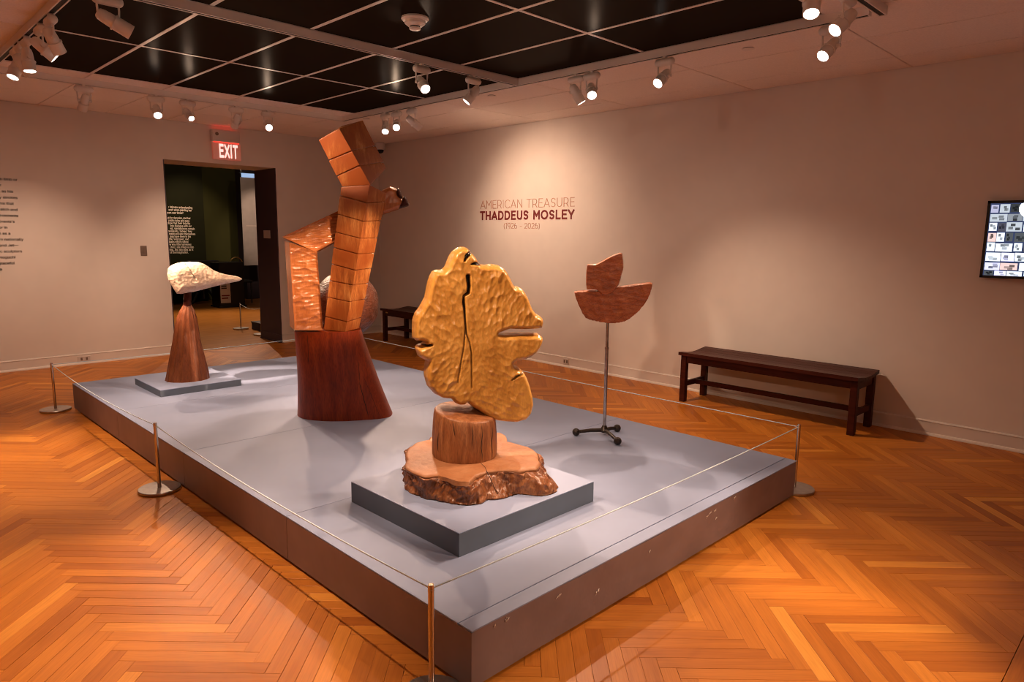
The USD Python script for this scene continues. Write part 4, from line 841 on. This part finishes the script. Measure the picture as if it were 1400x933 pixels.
def slab4(px, dep, T, seed, name, lb, tilt=0):
    m_, d_ = inflate([f4.ab(x, y, dep) for x, y in px], T, .006, .005, lambda p, d: scallop(p, .03, .0025, seed, (1, 2.5), .3) * np.clip(d / .01, 0, 1)); v_ = np.array(m_.vertices)
    v_[:, 2] += dep
    part(t4, name, trimesh.Trimesh(f4.out(v_), m_.faces, process=False), MAT['boat_wood'], smooth=40, label=lb)
slab4(BO, .0, .065, 31, 'hull', 'half-disc lower piece'); slab4(UP, -.05, .052, 32, 'sail', 'leaf-shaped upper piece')

# ---------------------------------------------------------------- barriers
posts = {}
def stanchion(key, x, y, label, h=.39):
    t = thing('barrier_post', (x, y, 0), label, 'barrier post', 'low steel barrier posts')
    part(t, 'base', lathe([(0, 0), (.108, 0), (.110, .004), (.110, .013), (.107, .017), (0, .018)], 48, (x, y, 0)), MAT['steel_base'], smooth=30)
    part(t, 'pole', lathe([(0, .017), (.0095, .017), (.0095, h - .004), (.0085, h), (0, h)], 24, (x, y, 0)), MAT['steel'], smooth=30)
    part(t, 'cap', lathe([(.0097, h - .022), (.0103, h - .021), (.0103, h - .015), (.0097, h - .014)], 24, (x, y, 0)), MAT['steel'], smooth=30)
    posts[key] = np.array([x, y, h - .014])
stanchion('front', 1.207, 1.545, 'steel barrier post at the front corner of the platform')
stanchion('mid', 1.207, 3.995, 'steel barrier post halfway along the left side of the platform')
stanchion('left', 1.200, 6.385, 'steel barrier post at the far left corner of the platform')
stanchion('right', 3.853, 1.535, 'steel barrier post at the right corner of the platform')
stanchion('back', 3.853, 6.44, 'steel barrier post hidden behind the tall sculpture')
def rope(a, b, sag, label):
    p, q = posts[a], posts[b]; d = (q - p) / np.linalg.norm(q - p); p, q = p + d * .0118, q - d * .0118
    s = np.linspace(0, 1, 25); P = p + (q - p) * s[:, None]; P[:, 2] -= sag * 4 * s * (1 - s)
    solo('barrier_rope', tube(P, .0028, 8), MAT['cord'], label, 'cord', 'thin barrier cords', smooth=True)
rope('front', 'mid', .028, 'thin cord from the front corner post to the post halfway along')
rope('mid', 'left', .035, 'thin cord from the halfway post to the far left post')
rope('front', 'right', .012, 'thin cord across the front of the platform')
rope('right', 'back', .006, 'thin cord along the right side of the platform')
rope('left', 'back', .015, 'thin cord behind the platform in front of the doorway')

# ---------------------------------------------------------------- the next room through the doorway
RX0, RX1, RY1, RZ = -1.0, 10.0, 14.6, 3.3
fl2 = solo('floor_2', box(RX0, RX1, YB2, RY1 + 1.2, -.05, -.002), MAT['room_floor'], kind='structure', label='glossy wood floor of the next room')
solo('wall_far_left', box(RX0, 5.61, RY1, RY1 + .15, -.05, RZ), MAT['green_dark'], kind='structure', label='dark green wall with white text in the next room')
solo('wall_far_middle', box(5.61, 6.42, RY1 + .25, RY1 + .4, -.05, RZ), MAT['green_paint'], kind='structure', label='olive green wall bay in the next room')
solo('trim_1', box(6.40, 6.80, RY1 - .1, RY1 + .4, 0, RZ), MAT['purple_dark'], kind='structure', label='dark purple upright beside the hanging banner')
solo('wall_far_right', box(6.6, RX1, RY1 + .35, RY1 + .5, -.05, RZ), MAT['green_dark'], kind='structure')
solo('wall_side', box(RX0 - .15, RX0, YB2, RY1 + 1.2, -.05, RZ), MAT['green_dark'], kind='structure')
solo('wall_side_2', box(RX1, RX1 + .15, YB2, RY1 + 1.2, -.05, RZ), MAT['green_dark'], kind='structure')
solo('ceiling_2', box(RX0, RX1, YB2, RY1 + 1.2, RZ, RZ + .1), MAT['ceiling_black'], kind='structure')
wt = thing('wall_text_far', (5.0, RY1, 1.0), 'block of small white lettering on the green wall through the doorway', 'wall text')
T2 = ['r intimate understanding', 'work when painting her', 'r own own times?', '', 'at for decades, and her', 'public tales and gaps', 'show that their favorite', 'into dialogue with our', 'est, masterpieces remain', 'unreliability. Indeed, they', 'made and also themselves', 'may have been to the', 'life, Velazquez, and', 'loads within culture', 'w way little harnesses', 'story, she brings us into', 'time. And she does so in', 'of the imagination.']
E2 = [263, 262, 250.5, 0, 260.5, 259, 260, 262, 266, 262.5, 267, 261, 258, 257.5, 261.5, 265, 264, 257.5]
for i, (s, e) in enumerate(zip(T2, E2)):
    if not s: continue
    yy = 284.3 + 3.58 * i; d = ray(e, yy); P = d * (RY1 / d[1]); mm = meshkit.text_mesh(s, .042, .003, bold=True); mm.vertices[:, 0] *= .70
    part(wt, 'text_line', on_back(mm, P[0] - mm.bounds[1, 0], P[2] + CAM_H - .02, RY1), MAT['ink_white'])
fb = Frame([6.75, 14.3, 0]); 
def fp(x, y, Y): d = ray(x, y); return d * (Y / d[1]) + [0, 0, CAM_H]
p, q = fp(328, 236, 14.2), fp(347, 363, 14.2); z0b, z1b = q[2], p[2]
bn = thing('hanging_banner', (p[0] + .18, 14.2, z0b), 'pale grey hanging banner through the doorway with a painted bluish highlight at its top', 'banner')
part(bn, 'cloth', box(p[0], p[0] + .36, 14.2, 14.21, z0b, z1b - .09), MAT['banner_cloth']); part(bn, 'highlight_strip', box(p[0] + .03, p[0] + .36, 14.195, 14.212, z1b - .09, z1b), MAT['banner_highlight']); part(bn, 'rod', cyl((p[0] - .02, 14.205, z1b), (p[0] + .38, 14.205, z1b), .012, 10), MAT['steel'])  # emissive strip paints the bluish highlight on the banner top
part(bn, 'wire', cat_([cyl((p[0] + k, 14.205, z1b), (p[0] + k, 14.205, RZ), .003, 6) for k in (.02, .34)]), MAT['steel'])
part(bn, 'seam', box(p[0] + .08, p[0] + .36, 14.197, 14.2, 1.55, 1.57), MAT['sign_white'])
# dark table with curved legs, bin with a notice, hoop chair
Yt = 14.1; cx = fp(279, 408, Yt)[0]
tb = thing('side_table', (cx, Yt, 0), 'dark table with curved legs behind the bird head, through the doorway', 'table')
part(tb, 'tabletop', box(cx - .55, cx + .22, Yt - .3, Yt + .3, .72, .76, .01), MAT['black_plastic']); part(tb, 'pillar', lathe([(0, .1), (.06, .1), (.05, .3), (.08, .45), (.05, .6), (.06, .72), (0, .72)], 20, (cx, Yt, 0)), MAT['black_plastic'], smooth=40)
for a in range(4):
    an = a * math.pi / 2 + .5; dx, dy = math.cos(an), math.sin(an)
    part(tb, 'leg', tube([(cx + dx * r_, Yt + dy * r_, z_) for r_, z_ in ((.04, .30), (.14, .26), (.24, .14), (.32, .04), (.38, .025))], [.03, .028, .024, .022, .02], 8), MAT['black_plastic'], smooth=40)
part(tb, 'fitting', box(cx - .25, cx + .30, Yt - .1, Yt + .1, .76, .86, .01), MAT['dark_fabric'])
Yk = 13.1; a0, a1 = fp(301, 408, Yk)[0], fp(335, 408, Yk)[0]
bi = thing('black_case', ((a0 + a1) / 2, Yk, 0), 'black case with a white notice on its side, through the doorway', 'case')
part(bi, 'body', box(a0, a1, Yk, Yk + .4, .02, .86, .01), MAT['black_plastic']); part(bi, 'base', box(a0 - .02, a1 + .02, Yk - .02, Yk + .42, 0, .03), MAT['slot_black'])
part(bi, 'notice', box(a0 + .01, a0 + .20, Yk - .004, Yk, .09, .62), MAT['sign_white'])
rs = np.random.default_rng(6)
for z in (.50, .44, .40, .36, .22, .17): part(bi, 'notice_print', box(a0 + .03, a0 + .10 + rs.uniform(0, .08), Yk - .006, Yk - .003, z, z + .022), MAT['ink_black'] if z > .25 else MAT['ink_red'])
Yh = 14.0; h0, h1 = fp(316, 400, Yh)[0], fp(333.5, 400, Yh)[0]; zt_ = fp(325, 352, Yh)[2]; hc_ = (h0 + h1) / 2; hr = (h1 - h0) / 2
ch = thing('hoop_chair', (hc_, Yh, 0), 'chair with a thin yellowish hoop back, through the doorway', 'chair')
part(ch, 'hoop', tube([(hc_ - hr * math.cos(t_), Yh, zt_ - hr * 1.1 + hr * 1.1 * math.sin(t_)) for t_ in np.linspace(0, math.pi, 20)][::1], .013, 8), MAT['brass'], smooth=True)
part(ch, 'upright', cyl((hc_ - hr, Yh, .45), (hc_ - hr, Yh, zt_ - hr * 1.1), .013, 8), MAT['brass']); part(ch, 'upright', cyl((hc_ + hr, Yh, .45), (hc_ + hr, Yh, zt_ - hr * 1.1), .013, 8), MAT['brass'])
part(ch, 'seat', box(hc_ - hr - .02, hc_ + hr + .02, Yh - .40, Yh + .02, .42, .47, .012), MAT['dark_fabric'])
for x in (hc_ - hr, hc_ + hr):
    for yy in (Yh - .36, Yh): part(ch, 'leg', cyl((x, yy, 0), (x, yy, .43), .014, 8), MAT['black_plastic'])
# low dark platform, posts and cord beyond the door
lp = thing('low_plinth', (4.95, 9.6, 0), 'low dark purple plinth just beyond the doorway', 'plinth')
part(lp, 'top', box(4.43, 5.6, 9.19, 9.98, .10, .115, .003), MAT['purple_dark']); part(lp, 'side_box', box(4.44, 5.6, 9.2, 9.97, 0, .10), MAT['purple_dark'])
fs_ = onz(329.5, 450, 0); stanchion('far', fs_[0], fs_[1], 'small steel barrier post beyond the doorway'); stanchion('far2', 4.28, 9.30, 'steel barrier post mostly hidden by the doorway edge')
rope('far', 'far2', .04, 'thin cord between the posts beyond the doorway')
# unseen lamps added to light the next room
def added_room_lamp(x, y, aim, power, label, ang=30):
    spotlight.__globals__['ZC'] = RZ; t = spotlight((x, y), XA, aim, label, power, ang, .8); spotlight.__globals__['ZC'] = 2.68; return t
added_room_lamp(5.2, 12.4, (4.4, 11.0, 0), 2.3, 'added unseen spotlight of the next room above its floor', 44)
added_room_lamp(4.9, 12.6, (5.3, 14.6, 1.6), 1.0, 'added unseen spotlight of the next room turned to the green text wall', 24)
added_room_lamp(6.2, 12.2, (6.6, 14.3, 1.5), .9, 'added unseen spotlight of the next room turned to the banner', 18)
